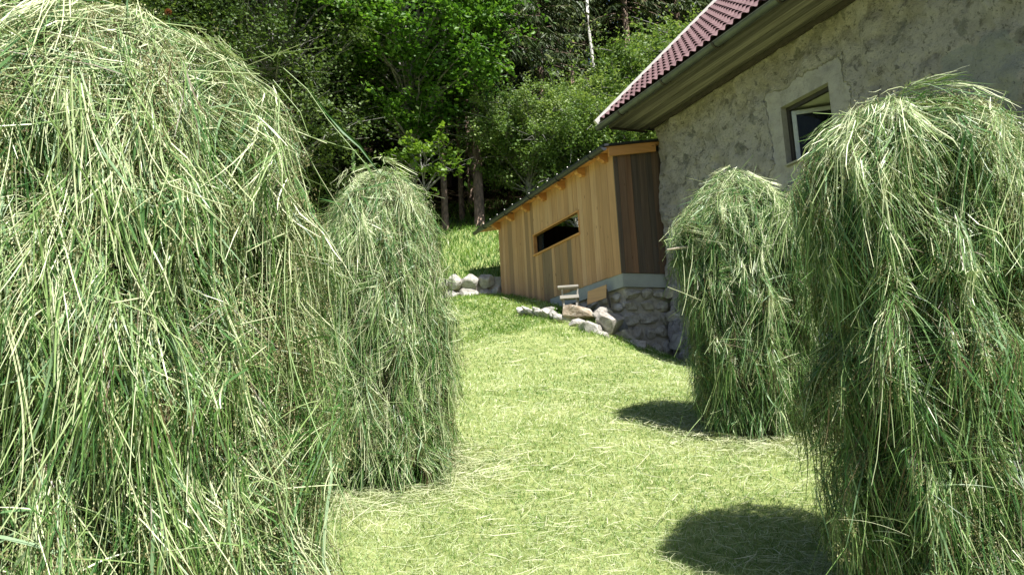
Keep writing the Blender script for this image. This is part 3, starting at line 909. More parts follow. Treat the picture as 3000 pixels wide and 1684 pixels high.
def gutter(name, o0, z0, rad, s0, s1, mat_, parent, origin, brackets, mat_b, lip=0.008):
    b = MB()
    n = 12
    prof = []
    for k in range(n + 1):
        a = pi + pi * k / n
        prof.append((o0 + rad * cos(a), z0 + rad * sin(a)))
    for k in range(n, -1, -1):
        a = pi + pi * k / n
        prof.append((o0 + (rad - 0.006) * cos(a), z0 + (rad - 0.006) * sin(a)))
    V = [(s0, *q) for q in prof] + [(s1, *q) for q in prof]
    L = len(prof)
    b.add(V, [(i, (i + 1) % L, L + (i + 1) % L, L + i) for i in range(L)])
    for s_ in (s0, s1):
        b.add([(s_, o0 + rad * cos(pi + pi * k / n), z0 + rad * sin(pi + pi * k / n)) for k in range(n + 1)], [list(range(n + 1))])
    b.tube([(s0, o0 + rad, z0), (s1, o0 + rad, z0)], lip, 6)
    g = b.build(name, mat_, parent, origin=origin)
    for s_ in brackets:
        b = MB()
        P0 = [(o0 + (rad + 0.012) * cos(pi + pi * k / 8), z0 + (rad + 0.012) * sin(pi + pi * k / 8)) for k in range(9)]
        P1 = [(o0 + (rad + 0.002) * cos(pi + pi * k / 8), z0 + (rad + 0.002) * sin(pi + pi * k / 8)) for k in range(9)][::-1]
        b.prism(P0 + P1, 0, s_ - 0.018, s_ + 0.018)
        b.box((s_ - 0.015, o0 - rad - 0.10, z0 - 0.012), (s_ + 0.015, o0 - rad - 0.004, z0 - 0.002))
        b.build('gutter_bracket', mat_b, g, origin=origin)


m_zinc = simple('old zinc gutter', (0.10, 0.11, 0.105), 0.5, 0.4, 5, 0.3)
gutter('gutter', 0.79, 6.165, 0.06, -4.2, 10.94, m_zinc, house, HO, [1.0, 3.2, 5.4, 6.6, 7.8, 9.0, 10.2], m_darkwood)

# window: reveal, dark outer frame, white casement swung inwards, room
m_reveal = simple('window reveal plaster', (0.30, 0.285, 0.25), 0.9, 0, 8, 0.2, 0.004, 40)
m_inner = simple('whitewashed inner reveal', (0.55, 0.56, 0.46), 0.8, 0, 4, 0.1)
m_frame = simple('dark brown window frame', (0.035, 0.03, 0.026), 0.5, 0, 20, 0.3)
m_sash = simple('old white window paint', (0.42, 0.44, 0.45), 0.45, 0, 15, 0.12)
m, nt, out = new_mat('window glass')
p = N(nt, 'ShaderNodeBsdfPrincipled', Roughness=0.03); p.inputs['Base Color'].default_value = (0.05, 0.06, 0.07, 1)
p.inputs['Transmission Weight'].default_value = 0.75; p.inputs['IOR'].default_value = 1.2; nt.links.new(p.outputs[0], out.inputs[0])
m_glass = m
b = MB()
D0 = 0.085


def reveal(b, o0, o1, g=0.0):
    a0, a1, c0, c1 = WS0 + g, WS1 - g, WZ0 + g, WZ1 - g
    b.add([(a0, o0, c0), (a1, o0, c0), (a1, o1, c0), (a0, o1, c0)], [(0, 1, 2, 3)])
    b.add([(a0, o0, c1), (a1, o0, c1), (a1, o1, c1), (a0, o1, c1)], [(0, 3, 2, 1)])
    b.add([(a0, o0, c0), (a0, o1, c0), (a0, o1, c1), (a0, o0, c1)], [(0, 1, 2, 3)])
    b.add([(a1, o0, c0), (a1, o1, c0), (a1, o1, c1), (a1, o0, c1)], [(0, 3, 2, 1)])


reveal(b, 0.006, -D0)
win = b.build('window', m_reveal, house, origin=HO, recalc=False, label='open window with a dark frame and a white sash swung inwards')
b = MB()
fw = 0.05
for lo, hi in (((WS0, -D0 - 0.05, WZ0), (WS0 + fw, -D0, WZ1)), ((WS1 - fw, -D0 - 0.05, WZ0), (WS1, -D0, WZ1)),
               ((WS0 + fw, -D0 - 0.05, WZ1 - fw), (WS1 - fw, -D0, WZ1)), ((WS0 + fw, -D0 - 0.05, WZ0), (WS1 - fw, -D0, WZ0 + fw))):
    b.box(lo, hi)
b.build('frame', m_frame, win, origin=HO)
b = MB(); reveal(b, -D0 - 0.051, -0.55, 0.012); b.build('inner_reveal', m_inner, win, origin=HO, recalc=False)
b = MB(); b.box((WS0 - 0.02, -D0 + 0.004, WZ0 + 0.004), (WS1 - 0.004, 0.05, WZ0 + 0.024)); b.build('sill', m_reveal, win, origin=HO)
ang = radians(50)
hx, hy = WS1 - fw - 0.005, -D0 - 0.03


def swing(x, y, z):
    return (hx - x * cos(ang) - y * sin(ang), hy - x * sin(ang) + y * cos(ang), z)


b = MB(); sw_, z0_, z1_, st_ = WS1 - WS0 - 2 * fw - 0.02, WZ0 + fw + 0.01, WZ1 - fw - 0.012, 0.055
for lo, hi in (((0, -0.02, z0_), (st_, 0.02, z1_)), ((sw_ - st_, -0.02, z0_), (sw_, 0.02, z1_)), ((st_, -0.02, z1_ - st_), (sw_ - st_, 0.02, z1_)), ((st_, -0.02, z0_), (sw_ - st_, 0.02, z0_ + st_))):
    b.box(lo, hi, fn=swing)
b.build('sash', m_sash, win, origin=HO, bevel=0.004)
b = MB(); b.box((st_, -0.004, z0_ + st_), (sw_ - st_, 0.004, z1_ - st_), fn=swing); b.build('pane', m_glass, win, origin=HO)
m_room = simple('dim room wall', (0.20, 0.19, 0.17), 0.9, 0, 2, 0.2)
b = MB()
x0, x1, y0, y1, z0, z1 = 4.5, 9.5, -0.56, -4.0, 3.4, 5.9
b.add([(x0, y0, z0), (x1, y0, z0), (x1, y1, z0), (x0, y1, z0), (x0, y0, z1), (x1, y0, z1), (x1, y1, z1), (x0, y1, z1)], [(0, 1, 2, 3), (4, 7, 6, 5), (1, 5, 6, 2), (2, 6, 7, 3), (3, 7, 4, 0)])
# wall of the room round the opening
b.add([(x0, y0, z0), (WS0, y0, z0), (WS0, y0, z1), (x0, y0, z1)], [(0, 1, 2, 3)])
b.add([(WS1, y0, z0), (x1, y0, z0), (x1, y0, z1), (WS1, y0, z1)], [(0, 1, 2, 3)])
b.add([(WS0, y0, z0), (WS1, y0, z0), (WS1, y0, WZ0), (WS0, y0, WZ0)], [(0, 1, 2, 3)])
b.add([(WS0, y0, WZ1), (WS1, y0, WZ1), (WS1, y0, z1), (WS0, y0, z1)], [(0, 1, 2, 3)])
b.build('room', m_room, house, origin=HO, recalc=False)
# pale blue ground floor shutter, glimpsed between the haystacks
m_blue = simple('pale blue shutter paint', (0.30, 0.36, 0.46), 0.6, 0, 8, 0.15)
b = MB()
for i in range(5):
    b.box((7.05 + i * 0.16, 0.03, 2.25), (7.205 + i * 0.16, 0.06, 3.35))
b.box((7.05, 0.062, 2.4), (7.845, 0.085, 2.5)); b.box((7.05, 0.062, 3.1), (7.845, 0.085, 3.2))
b.build('shutter', m_blue, house, origin=HO, bevel=0.003)

# ------------------------------------------------------------------ boulders
m_rock = {}


def rock_mat(name, a, b_, c_, scale=5):
    m, nt, out = new_mat(name)
    tc = N(nt, 'ShaderNodeTexCoord'); n1 = noise(nt, tc.outputs['Object'], scale, 7, 0.7, 0.5); n2 = noise(nt, tc.outputs['Object'], scale * 6, 5, 0.7)
    r = ramp(nt, [(0.3, a), (0.52, b_), (0.7, c_)]); nt.links.new(n1.outputs[0], r.inputs[0])
    cc = mixc(nt, maprange(nt, n2.outputs[0], 0.5, 0.75, 0, 0.5), r.outputs[0], mixc(nt, 1.0, r.outputs[0], (0.5, 0.47, 0.45), 'MULTIPLY'))
    p = N(nt, 'ShaderNodeBsdfPrincipled', Roughness=0.85); p.inputs['Specular IOR Level'].default_value = 0.3
    nt.links.new(cc, p.inputs['Base Color'])
    n4 = noise(nt, tc.outputs['Object'], scale * 1.7, 5, 0.7)
    cc = mixc(nt, maprange(nt, n4.outputs[0], 0.50, 0.62, 0, 0.6), cc, (0.13, 0.12, 0.07))
    h = math_n(nt, 'ADD', n1.outputs[0], math_n(nt, 'MULTIPLY', n2.outputs[0], 0.4))
    bp = N(nt, 'ShaderNodeBump', Strength=1.0, Distance=0.05); nt.links.new(h, bp.inputs['Height']); nt.links.new(bp.outputs[0], p.inputs['Normal'])
    nt.links.new(p.outputs[0], out.inputs[0])
    return m


m_grey = rock_mat('grey field stone', (0.19, 0.17, 0.145), (0.42, 0.39, 0.345), (0.60, 0.57, 0.52))
m_pale = rock_mat('pale limestone', (0.20, 0.185, 0.16), (0.44, 0.42, 0.38), (0.62, 0.60, 0.55))
m_brown = rock_mat('rusty brown rock', (0.17, 0.12, 0.07), (0.36, 0.30, 0.22), (0.60, 0.56, 0.50), 7)
m_mortar = simple('grey mortar', (0.36, 0.33, 0.29), 0.95, 0, 5, 0.35, 0.04, 14)


def rock_mesh(size, seed, cuts=13, sub=4, rough=0.10):
    rng = np.random.default_rng(seed)
    bm = bmesh.new(); bmesh.ops.create_icosphere(bm, subdivisions=sub, radius=1.0)
    V = np.array([v.co[:] for v in bm.verts])
    for _ in range(cuts):      # flat broken faces
        nn = unit(rng.normal(0, 1, 3)); d = 0.50 + 0.32 * rng.random()
        h = V @ nn
        V = V - np.maximum(h - d, 0)[:, None] * nn * 0.92
    V *= (1 + rough * fbm(V[:, 0] * 2 + seed, V[:, 1] * 2, V[:, 2] * 2, 4, seed))[:, None]
    V *= np.array(size)
    for v, q in zip(bm.verts, V): v.co = q
    me = bpy.data.meshes.new('rock'); bm.to_mesh(me); bm.free()
    return me


def rock(name, loc, size, seed, mat_, rot=(0, 0, 0), parent=None, **kw):
    me = rock_mesh(size, seed, sub=4 if max(size) > 0.12 else 3)
    me.materials.append(mat_)
    o = bpy.data.objects.new(name, me)
    o.location = loc; o.rotation_euler = rot
    return finish(o, parent, **kw)


# ------------------------------------------------------------------ wooden lean-to shed
SO = (10.6, 0.77, 3.0)
shed = empty('wooden_shed', tuple(hw(*SO)), 'low lean-to shed of fresh orange boards with a dark roof, built against the farmhouse', 'shed', rotz=HROT)
m_larch = wood('fresh larch boards', [(0, (0.21, 0.15, 0.11)), (0.3, (0.42, 0.24, 0.125)), (0.65, (0.54, 0.31, 0.165)), (1, (0.62, 0.385, 0.225))], 2, 0.6, 0.28)
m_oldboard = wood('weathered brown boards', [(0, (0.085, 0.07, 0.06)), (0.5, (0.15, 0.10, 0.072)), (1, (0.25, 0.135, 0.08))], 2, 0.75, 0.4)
m_larchx = wood('larch roof timber', [(0, (0.46, 0.20, 0.07)), (1, (0.72, 0.38, 0.15))], 0, 0.6, 0.25)
m_anth = simple('anthracite sheet metal', (0.030, 0.034, 0.040), 0.42, 0.3, 6, 0.25)
m_conc = simple('grey concrete plinth', (0.33, 0.35, 0.35), 0.9, 0, 3, 0.15, 0.004, 60)
WO = 0.77
Z0S, Z1S = 3.66, 5.66
w0, w1, wz0, wz1 = wall_s(1694, 650, WO) - 0.02, wall_s(1566, 720, WO), 4.60, 4.97
b = MB(); s_ = 10.58; rr_ = random.Random(5)
while s_ < 15.5:
    wd = rr_.choice([0.12, 0.16, 0.18, 0.2, 0.22]); e_ = min(s_ + wd, 15.5)
    for lim in (w0, w1):
        if s_ < lim < e_: e_ = lim
    t_ = rr_.choice([0.45, 0.6, 0.75, 0.9, 0.55, 0.82, 0.68, 0.95] if s_ < 11.8 else [0.08, 0.3, 0.5, 0.7, 0.85, 0.2, 0.6, 0.95, 0.75])
    dd = rr_.random() * 0.006
    zb = Z0S - rr_.random() * 0.01
    if s_ > 13: zb = Z0S - 0.35
    if w0 - 1e-6 <= s_ < w1 - 1e-6:
        b.box((s_ + 0.003, WO - 0.025, zb), (e_ - 0.003, WO + dd, wz0), t_)
        b.box((s_ + 0.003, WO - 0.025, wz1), (e_ - 0.003, WO + dd, Z1S), rr_.choice([0.15, 0.6, 0.8, 0.9, 0.7]))
    else:
        b.box((s_ + 0.003, WO - 0.025, zb), (e_ - 0.003, WO + dd, Z1S), t_)
    s_ = e_
b.build('front_boards', m_larch, shed, origin=SO)
b = MB(); o_ = -0.45; tints = [0.15, 0.3, 0.1, 0.55, 0.35, 0.7, 0.9]; k_ = 0
b.box((10.548, 0.71, 3.66), (10.578, WO + 0.008, 5.68), 0.2)
while o_ < 0.70:
    e_ = min(o_ + [0.13, 0.11, 0.15][k_ % 3], 0.705)
    b.box((10.55 + 0.004 * (k_ % 2), o_ + 0.002, 3.66), (10.578, e_ - 0.002, 5.70), tints[::-1][k_ % 7]); o_ = e_; k_ += 1
b.build('end_boards', m_oldboard, shed, origin=SO)
b = MB()     # the sides away from the camera
b.box((15.47, -3.5, 3.6), (15.5, WO - 0.03, 5.66), 0.5); b.box((10.6, -3.5, 3.6), (15.47, -3.47, 6.3), 0.5); b.box((10.6, -3.46, 3.62), (15.46, WO - 0.03, 3.66), 0.3)
b.build('rear_boards', m_oldboard, shed, origin=SO)
# window slot
b = MB(); t_ = 0.025
b.box((w0 - 0.03, WO - 0.05, wz0 - 0.03), (w1 + 0.03, WO + 0.035, wz0), 0.7)
b.box((w0 - 0.03, WO - 0.05, wz1), (w1 + 0.03, WO + 0.022, wz1 + 0.03), 0.6)
b.box((w0 - t_, WO - 0.06, wz0 + 0.001), (w0, WO + 0.012, wz1 - 0.001), 0.4); b.box((w1, WO - 0.06, wz0 + 0.001), (w1 + t_, WO + 0.012, wz1 - 0.001), 0.4)
b.build('window_slot', m_larchx, shed, origin=SO)
b = MB(); b.box((w1 - 0.25, WO - 0.09, wz0 + 0.001), (w1 - 0.01, WO - 0.075, wz1 - 0.001)); b.build('window_pane', m_glass, shed, origin=SO)
b = MB()
for k_ in range(7):
    b.tube([(w0 + 0.15 + 0.09 * k_, 0.3 + 0.03 * (k_ % 3), 3.66), (w0 + 0.18 + 0.09 * k_, 0.32, 5.1 + 0.1 * (k_ % 2))], 0.045, 7)
b.build('stored_poles', m_barkgrey, shed, origin=SO, smooth=True)
# roof: rising gently to the back
RS = math.tan(radians(10)); ER_O, ER_Z = 0.95, 5.625


def rz(o):
    return ER_Z + (ER_O - o) * RS


SR0, SR1 = 10.46, 16.3
b = MB()
ns_ = 66; nsub = 6
ss2 = SR0 + np.arange(ns_ * nsub // 3 + 1) * (SR1 - SR0) / (ns_ * nsub // 3)
hv = 0.014 * np.abs(np.sin(np.arange(len(ss2)) / nsub * pi)) ** 0.8
V = []
for o_, up_ in ((ER_O + 0.03, 0.05), (ER_O + 0.03, 0.085), (-3.6, 0.085), (-3.6, 0.05)):
    for i, s_ in enumerate(ss2):
        V.append((s_, o_, rz(o_) + up_ + (hv[i] if up_ > 0.06 else 0)))
L_ = len(ss2)
F_ = []
for r_ in range(3):
    F_ += [(r_ * L_ + i, r_ * L_ + i + 1, (r_ + 1) * L_ + i + 1, (r_ + 1) * L_ + i) for i in range(L_ - 1)]
F_ += [(3 * L_ + i, 3 * L_ + i + 1, i + 1, i) for i in range(L_ - 1)]
F_ += [(0, L_, 2 * L_, 3 * L_), (L_ - 1, 4 * L_ - 1, 3 * L_ - 1, 2 * L_ - 1)]
b.add(V, F_)
b.build('roof', m_anth, shed, origin=SO)
b = MB()     # soffit boards
for i in range(8):
    o1_, o2_ = ER_O - 0.01 - i * 0.13, ER_O - 0.01 - (i + 1) * 0.13 + 0.004
    b.add([(SR0 + 0.05, o1_, rz(o1_)), (SR1 - 0.05, o1_, rz(o1_)), (SR1 - 0.05, o2_, rz(o2_)), (SR0 + 0.05, o2_, rz(o2_)),
           (SR0 + 0.05, o1_, rz(o1_) + 0.045), (SR1 - 0.05, o1_, rz(o1_) + 0.045), (SR1 - 0.05, o2_, rz(o2_) + 0.045), (SR0 + 0.05, o2_, rz(o2_) + 0.045)],
          [(0, 3, 2, 1), (4, 5, 6, 7), (0, 1, 5, 4), (1, 2, 6, 5), (2, 3, 7, 6), (3, 0, 4, 7)], rr_.choice([0.6, 0.8, 1.0]))
b.build('eave_boards', m_larchx, shed, origin=SO)
b = MB(); b.box((SR0 + 0.06, -3.5, 5.60), (SR1 - 0.06, ER_O - 0.95, 5.63), 0.5)
m_larchy = wood('larch rafters', [(0, (0.42, 0.17, 0.055)), (1, (0.66, 0.34, 0.13))], 1, 0.6, 0.25)
for k_ in range(7):
    s_ = 10.78 + k_ * 0.775
    zt_ = lambda o: rz(o) - 0.003
    b = MB()
    prof = [(0.3, zt_(0.3)), (0.935, zt_(0.935)), (0.935, zt_(0.935) - 0.05), (0.92, zt_(0.92) - 0.08), (0.885, zt_(0.885) - 0.095), (0.86, zt_(0.86) - 0.11), (0.845, zt_(0.845) - 0.14), (0.3, zt_(0.3) - 0.14)]
    b.prism(prof, 0, s_ - 0.05, s_ + 0.05, 0.3 + 0.5 * rr_.random())
    b.build('rafter', m_larchy, shed, origin=SO, bevel=0.006)
# verge: timber on the end of the roof
b = MB()
b.add([(10.49, -0.0, rz(0) - 0.115), (10.53, -0.0, rz(0) - 0.115), (10.53, ER_O - 0.06, rz(ER_O - 0.06) - 0.115), (10.49, ER_O - 0.06, rz(ER_O - 0.06) - 0.115),
       (10.49, 0.0, rz(0) + 0.045), (10.53, 0.0, rz(0) + 0.045), (10.53, ER_O - 0.06, rz(ER_O - 0.06) + 0.045), (10.49, ER_O - 0.06, rz(ER_O - 0.06) + 0.045)],
      [(0, 3, 2, 1), (4, 5, 6, 7), (0, 1, 5, 4), (1, 2, 6, 5), (2, 3, 7, 6), (3, 0, 4, 7)], 0.6)
b.build('verge_board', m_larchy, shed, origin=SO, bevel=0.004)
gutter('gutter', ER_O + 0.055, 5.635, 0.05, SR0 - 0.02, SR1 + 0.05, m_anth, shed, SO, [10.9, 12.1, 13.3, 14.5, 15.7], m_anth)
for k_ in range(13):
    s_ = SR0 + 0.5 + k_ * 0.41
    b = MB(); b.box((s_ - 0.011, ER_O + 0.005, rz(ER_O) + 0.098), (s_ + 0.011, ER_O + 0.028, rz(ER_O) + 0.120))
    b.build('crest_glint', m_white, shed, origin=SO, bevel=0.01)  # pale blocks added as painted sun glints on the tile crests
b = MB(); b.box((10.585, -0.4, 3.44), (15.45, 0.745, 3.655)); b.box((10.57, -0.4, 3.44), (10.584, 0.76, 3.655)); b.box((10.585, 0.746, 3.44), (13.2, 0.762, 3.655)); b.build('plinth', m_conc, shed, origin=SO)
b = MB(); b.box((10.62, -0.4, 2.0), (15.4, 0.70, 3.435)); fnd = b.build('foundation', m_mortar, shed, origin=SO)
fs = random.Random(3)
z_ = 2.16
while z_ < 3.36:
    hh = 0.17 + 0.09 * fs.random()
    o_ = -0.12 + 0.1 * fs.random()
    while o_ < 0.70:
        wd = 0.2 + 0.14 * fs.random()
        rock('stone', (10.60 - SO[0], o_ + wd / 2 - SO[1], z_ + hh / 2 - SO[2]), (0.075, wd * 0.56, hh * 0.54), fs.randrange(9999), m_grey, (fs.random() * .3 - .15, 0, 0), fnd)
        o_ += wd + 0.01
    s_ = 10.72
    while s_ < 12.1:
        wd = 0.22 + 0.2 * fs.random()
        if z_ > 2.7: rock('stone', (s_ + wd / 2 - SO[0], 0.71 - SO[1], z_ + hh / 2 - SO[2]), (wd * 0.56, 0.075, hh * 0.54), fs.randrange(9999), m_grey, (0, fs.random() * .3 - .15, 0), fnd)
        s_ += wd + 0.01
    z_ += hh + 0.01
# stones at the foot of the house corner
for (s_, o_, z_, a_) in [(10.35, .05, 2.95, .16), (10.3, .06, 2.55, .19), (9.9, .05, 2.7, .17), (10.38, .05, 3.35, .15)]:
    rock('foundation_stone', (s_ - HO[0], o_ - HO[1], z_ - HO[2]), (a_ * 1.1, .05, a_ * .75), fs.randrange(999), m_grey, (0, fs.random() * .4, fs.random() * .3), house)


def onground(px, py, Y, dz=0.0):
    q = at(px, py, Y)
    return (float(q[0]), float(q[1]), gzf(q[0], q[1]) + dz)


def inview(px, py, Y):
    return tuple(float(v) for v in at(px, py, Y))


rock('boulder', inview(1786, 948, 11.95), (0.30, 0.24, 0.21), 41, m_grey, (0.3, 0.35, 0.5), label='large angular grey boulder half in shade beside the shed foundation', cat='boulder')
rock('boulder', inview(1690, 914, 12.4), (0.42, 0.28, 0.15), 52, m_brown, (0.1, 0.12, 0.3), label='flat rusty brown rock slab in front of the little wooden bench', cat='boulder')
rock('boulder', inview(1732, 972, 11.85), (0.28, 0.22, 0.16), 63, m_pale, (0.2, 0.5, 0.2), label='pale sunlit rock lying in the grass below the brown slab', cat='boulder')
b = None
for k_ in range(9):
    px = 1535 + k_ * 12; 
    me_ = rock('rubble_stone', onground(px, 905 + (k_ % 3) * 5, 13.5 - 0.12 * k_, 0.05 + 0.03 * (k_ % 2)), (0.09 + 0.08 * fs.random(), 0.10, 0.06 + 0.04 * fs.random()), 70 + k_, m_pale, (fs.random(), fs.random(), fs.random()),
               label='small pale rubble stone in the patch of gravel left of the brown slab', cat='stone', group='pale rubble in the grass below the shed')

rock('boulder', inview(1655, 938, 12.45), (0.22, 0.17, 0.11), 91, m_pale, (0.1, 0.2, 0.9), label='pale rock half sunk in the grass at the left foot of the brown slab', cat='boulder')
rock('boulder', inview(1832, 985, 11.95), (0.20, 0.16, 0.15), 97, m_grey, (0.2, 0.1, 0.4), label='grey rock at the grass edge in the shade right of the large angular boulder', cat='boulder')

# ------------------------------------------------------------------ dry stone retaining wall left of the shed
wl = empty('stone_wall', onground(1400, 866, 16.85), 'low retaining wall of pale squared stones at the left end of the shed', 'wall')
wl_loc = np.array(wl.location)
zt0 = inview(1400, 806, 16.9)[2]
z0b = wl_loc[2] - 0.1
hgt_ = zt0 - z0b
fs = random.Random(8)
for row in range(2):
    x_ = -2.6 + 0.15 * row
    while x_ < -0.45:
        wd = 0.22 + 0.22 * fs.random()
        hh = hgt_ * 0.5
        rock('stone', (x_ + wd / 2 - wl_loc[0], 16.9 - wl_loc[1] + 0.03 * fs.random(), z0b + hh * (row + 0.5) - wl_loc[2]), (wd * 0.66, 0.17, hh * 0.68), fs.randrange(9999), m_pale, (0, fs.random() * .2 - .1, fs.random() * .2 - .1), wl)
        x_ += wd
b = MB(); b.box((-2.6, 16.95, z0b), (-0.22, 17.10, zt0 - 0.05)); b.build('backing', m_mortar, wl, origin=tuple(wl_loc))

for (px, py, Y, sz, sd, mt, lab) in ((1610, 912, 13.0, (0.17, 0.14, 0.10), 201, m_pale, 'pale flat rock between the rubble patch and the brown slab'),
                                     (1765, 918, 12.05, (0.17, 0.14, 0.13), 202, m_grey, 'grey rock wedged between the brown slab and the large angular boulder'),
                                     (1690, 950, 12.15, (0.18, 0.15, 0.10), 203, m_pale, 'pale rock under the front edge of the brown slab'),
                                     (1768, 985, 11.7, (0.15, 0.12, 0.09), 204, m_pale, 'small pale rock at the grass edge in front of the large angular boulder'),
                                     (1872, 1012, 11.6, (0.19, 0.15, 0.12), 205, m_grey, 'lowest grey rock of the pile, in the shade before the stone foundation')):
    rock('boulder', inview(px, py, Y), sz, sd, mt, (0.2, 0.15, sd * 0.7), label=lab, cat='boulder')

# a clump of green weed at the edge of the stones
wq = onground(1640, 948, 12.9)
wrng = np.random.default_rng(12)
nw = 70
a_ = wrng.random(nw) * 2 * pi; Lw = 0.10 + 0.14 * wrng.random(nw); le = 0.3 + 0.9 * wrng.random(nw)
tw = np.linspace(0, 1, 6)
dw = np.stack([np.cos(a_), np.sin(a_), 0 * a_], -1)
Pw = wrng.normal(0, 0.05, (nw, 1, 3)) * np.array([1, 1, 0]) + Lw[:, None, None] * (tw[None, :, None] * np.array([0, 0, 1.0]) + (le[:, None] * tw[None] ** 2)[..., None] * dw[:, None] * 0.8 - (0.5 * tw ** 3)[None, :, None] * np.array([0, 0, 1.0]) * le[:, None, None])
sw2 = np.stack([-np.sin(a_), np.cos(a_), 0 * a_], -1)[:, None].repeat(6, 1)
Ww = (0.006 + 0.008 * wrng.random(nw))[:, None] * np.array([0.4, 0.9, 1, 0.9, 0.6, 0.05])
Vw2, Qw2 = ribbons(Pw, Ww, sw2)
ow = mesh_np('weed_clump', Vw2, [Qw2], m_tall, tint=np.repeat(0.1 + 0.4 * wrng.random(nw), 5), label='clump of dark green broad-bladed weed below the brown rock slab', cat='weed')
ow.location = wq

# ------------------------------------------------------------------ small bench and leaning board
m_benchw = wood('silver grey bench wood', [(0, (0.26, 0.24, 0.20)), (1, (0.44, 0.41, 0.36))], 0, 0.7, 0.4, False)
bl = inview(1668, 898, 12.75)
bench = empty('step_bench', bl, 'small weathered wooden step bench on the brown rock by the shed', 'bench', rotz=radians(-6))
K_ = 12.75 / 2333
b = MB(); b.box((-32 * K_, 0.06, 60 * K_), (30 * K_, 0.30, 66 * K_), 0.8); b.build('top_plank', m_benchw, bench, bevel=0.006)
b = MB(); b.box((-26 * K_, -0.06, 23 * K_), (30 * K_, 0.14, 33 * K_), 0.6); b.build('lower_plank', m_benchw, bench, bevel=0.006)
for x_, y_, h_ in ((-22, 0.10, 59.6), (24, 0.10, 59.6), (-18, 0.0, 22.6), (20, 0.0, 22.6)):
    b = MB(); b.box((x_ * K_, y_ - 0.02 + (0.06 if h_ > 40 else 0), -0.15), ((x_ + 5) * K_, y_ + 0.03 + (0.06 if h_ > 40 else 0), h_ * K_), 0.7); b.build('leg', m_benchw, bench)
m_ply = wood('yellow plywood', [(0, (0.50, 0.30, 0.13)), (1, (0.58, 0.38, 0.18))], 0, 0.6, 0.25)
bp_ = inview(1750, 880, 12.55)
brd = empty('leaning_board', bp_, 'yellowish board leaning against the concrete plinth of the shed', 'board', rotz=radians(-28))
b = MB(); b.box((-0.17, -0.012, -0.05), (0.16, 0.012, 0.17), 0.6, fn=lambda x, y, z: (x - 0.0 * z, y + 0.25 * z + 0.0, z + 0.22 * (x + 0.17))); b.build('panel', m_ply, brd, bevel=0.003)
pp = inview(1782, 872, 12.5)
pst = MB(); pst.box((-0.014, -0.014, -0.16), (0.014, 0.014, 0.14), 0.3, fn=lambda x, y, z: (x - 0.12 * z, y + 0.1 * z, z))
o = pst.build('dark_lath', m_darkwood, label='short dark lath standing against the plinth beside the yellowish board', cat='lath'); o.location = pp

# ------------------------------------------------------------------ trees
def leaves_mesh(C, size, rng, up_=0.9, aspect=0.7):
    n = len(C)
    nrm = unit(rng.normal(0, 0.6, (n, 3)) + np.array([0.15, -0.25, up_]))
    a = unit(np.cross(nrm, rng.normal(0, 1, (n, 3)))); b_ = np.cross(nrm, a)
    l = size[:, None]
    fold = nrm * l * 0.12
    V = np.stack([C - a * l * .5, C + b_ * l * .5 * aspect - fold, C + a * l * .5, C - b_ * l * .5 * aspect - fold], 1).reshape(-1, 3)
    return V, np.arange(n * 4).reshape(-1, 4)


def broadleaf(name, H, cb, R, nclump, perclump, lsize, sig, seed, leafmat, barkmat, tr, flat=0.5, shell=0.55, lim=0.09):
    """returns (trunk mesh, crown mesh)"""
    rng = np.random.default_rng(seed)
    b = MB()
    npt = 9
    tp = [(0.25 * sin(i * 0.9 + seed) * i / npt, 0.25 * cos(i * 0.7 + seed) * i / npt, -0.3 + (H * 0.93 + 0.3) * i / (npt - 1)) for i in range(npt)]
    b.tube(tp, [tr * (1 - 0.9 * i / (npt - 1)) + 0.012 for i in range(npt)], 9)
    d = unit(rng.normal(0, 1, (nclump, 3))); rad = shell + (1 - shell) * rng.random(nclump) ** 0.6
    zc, hz = 0.5 * (H + cb), 0.5 * (H - cb)
    ctr = d * rad[:, None] * np.array([R, R, hz]); 
    ctr *= (1 + 0.28 * fbm(d[:, 0] * 1.8, d[:, 1] * 1.8, d[:, 2] * 1.8, 3, seed))[:, None]
    ctr += np.array([0, 0, zc])
    pts = []; tn = []; tp_ = np.array(tp)
    for c in ctr:
        z_at = max(0.25 * H if cb > 1 else 0.15, c[2] - 0.55 * math.hypot(c[0], c[1]) - 0.3)
        z_at = min(z_at, H * 0.85)
        q = np.array([np.interp(z_at, tp_[:, 2], tp_[:, k]) for k in range(3)])
        mid = 0.5 * (q + c) + np.array([0, 0, 0.12 * np.linalg.norm(c - q)]) + rng.normal(0, 0.12, 3)
        rb = min(0.35 * tr * (1 - z_at / H) + 0.012, lim)
        b.tube([q, mid, c], [rb, rb * 0.6, 0.008], 5, caps=False)
        for _ in range(3):
            e2 = c + rng.normal(0, sig, 3) * np.array([1, 1, flat])
            b.tube([mid * 0.4 + c * 0.6, 0.5 * (c + e2) + rng.normal(0, .05, 3), e2], [0.012, 0.008, 0.004], 4, caps=False)
        n = int(perclump * (0.6 + 0.8 * rng.random()))
        s_ = sig * (0.7 + 0.6 * rng.random())
        # shoots inside the clump
        ksh = 9
        shd = rng.normal(0, s_, (ksh, 3)) * np.array([1, 1, flat])
        w = rng.integers(0, ksh, n); tt = rng.random(n)[:, None] ** 0.6
        pts.append(c + shd[w] * tt * 1.25 + rng.normal(0, s_ * 0.22, (n, 3)))
        tn.append(np.full(n, 0.5 + 0.2 * rng.standard_normal()))
    C = np.concatenate(pts); T = np.concatenate(tn) + 0.18 * rng.standard_normal(len(C))
    V, Qd = leaves_mesh(C, lsize * (0.6 + 0.7 * rng.random(len(C))), rng)
    t_o = b.build('trunk', barkmat, smooth=True, recalc=False)
    c_o = mesh_np('crown', V, [Qd], leafmat, tint=np.clip(T, 0, 1))
    return t_o, c_o


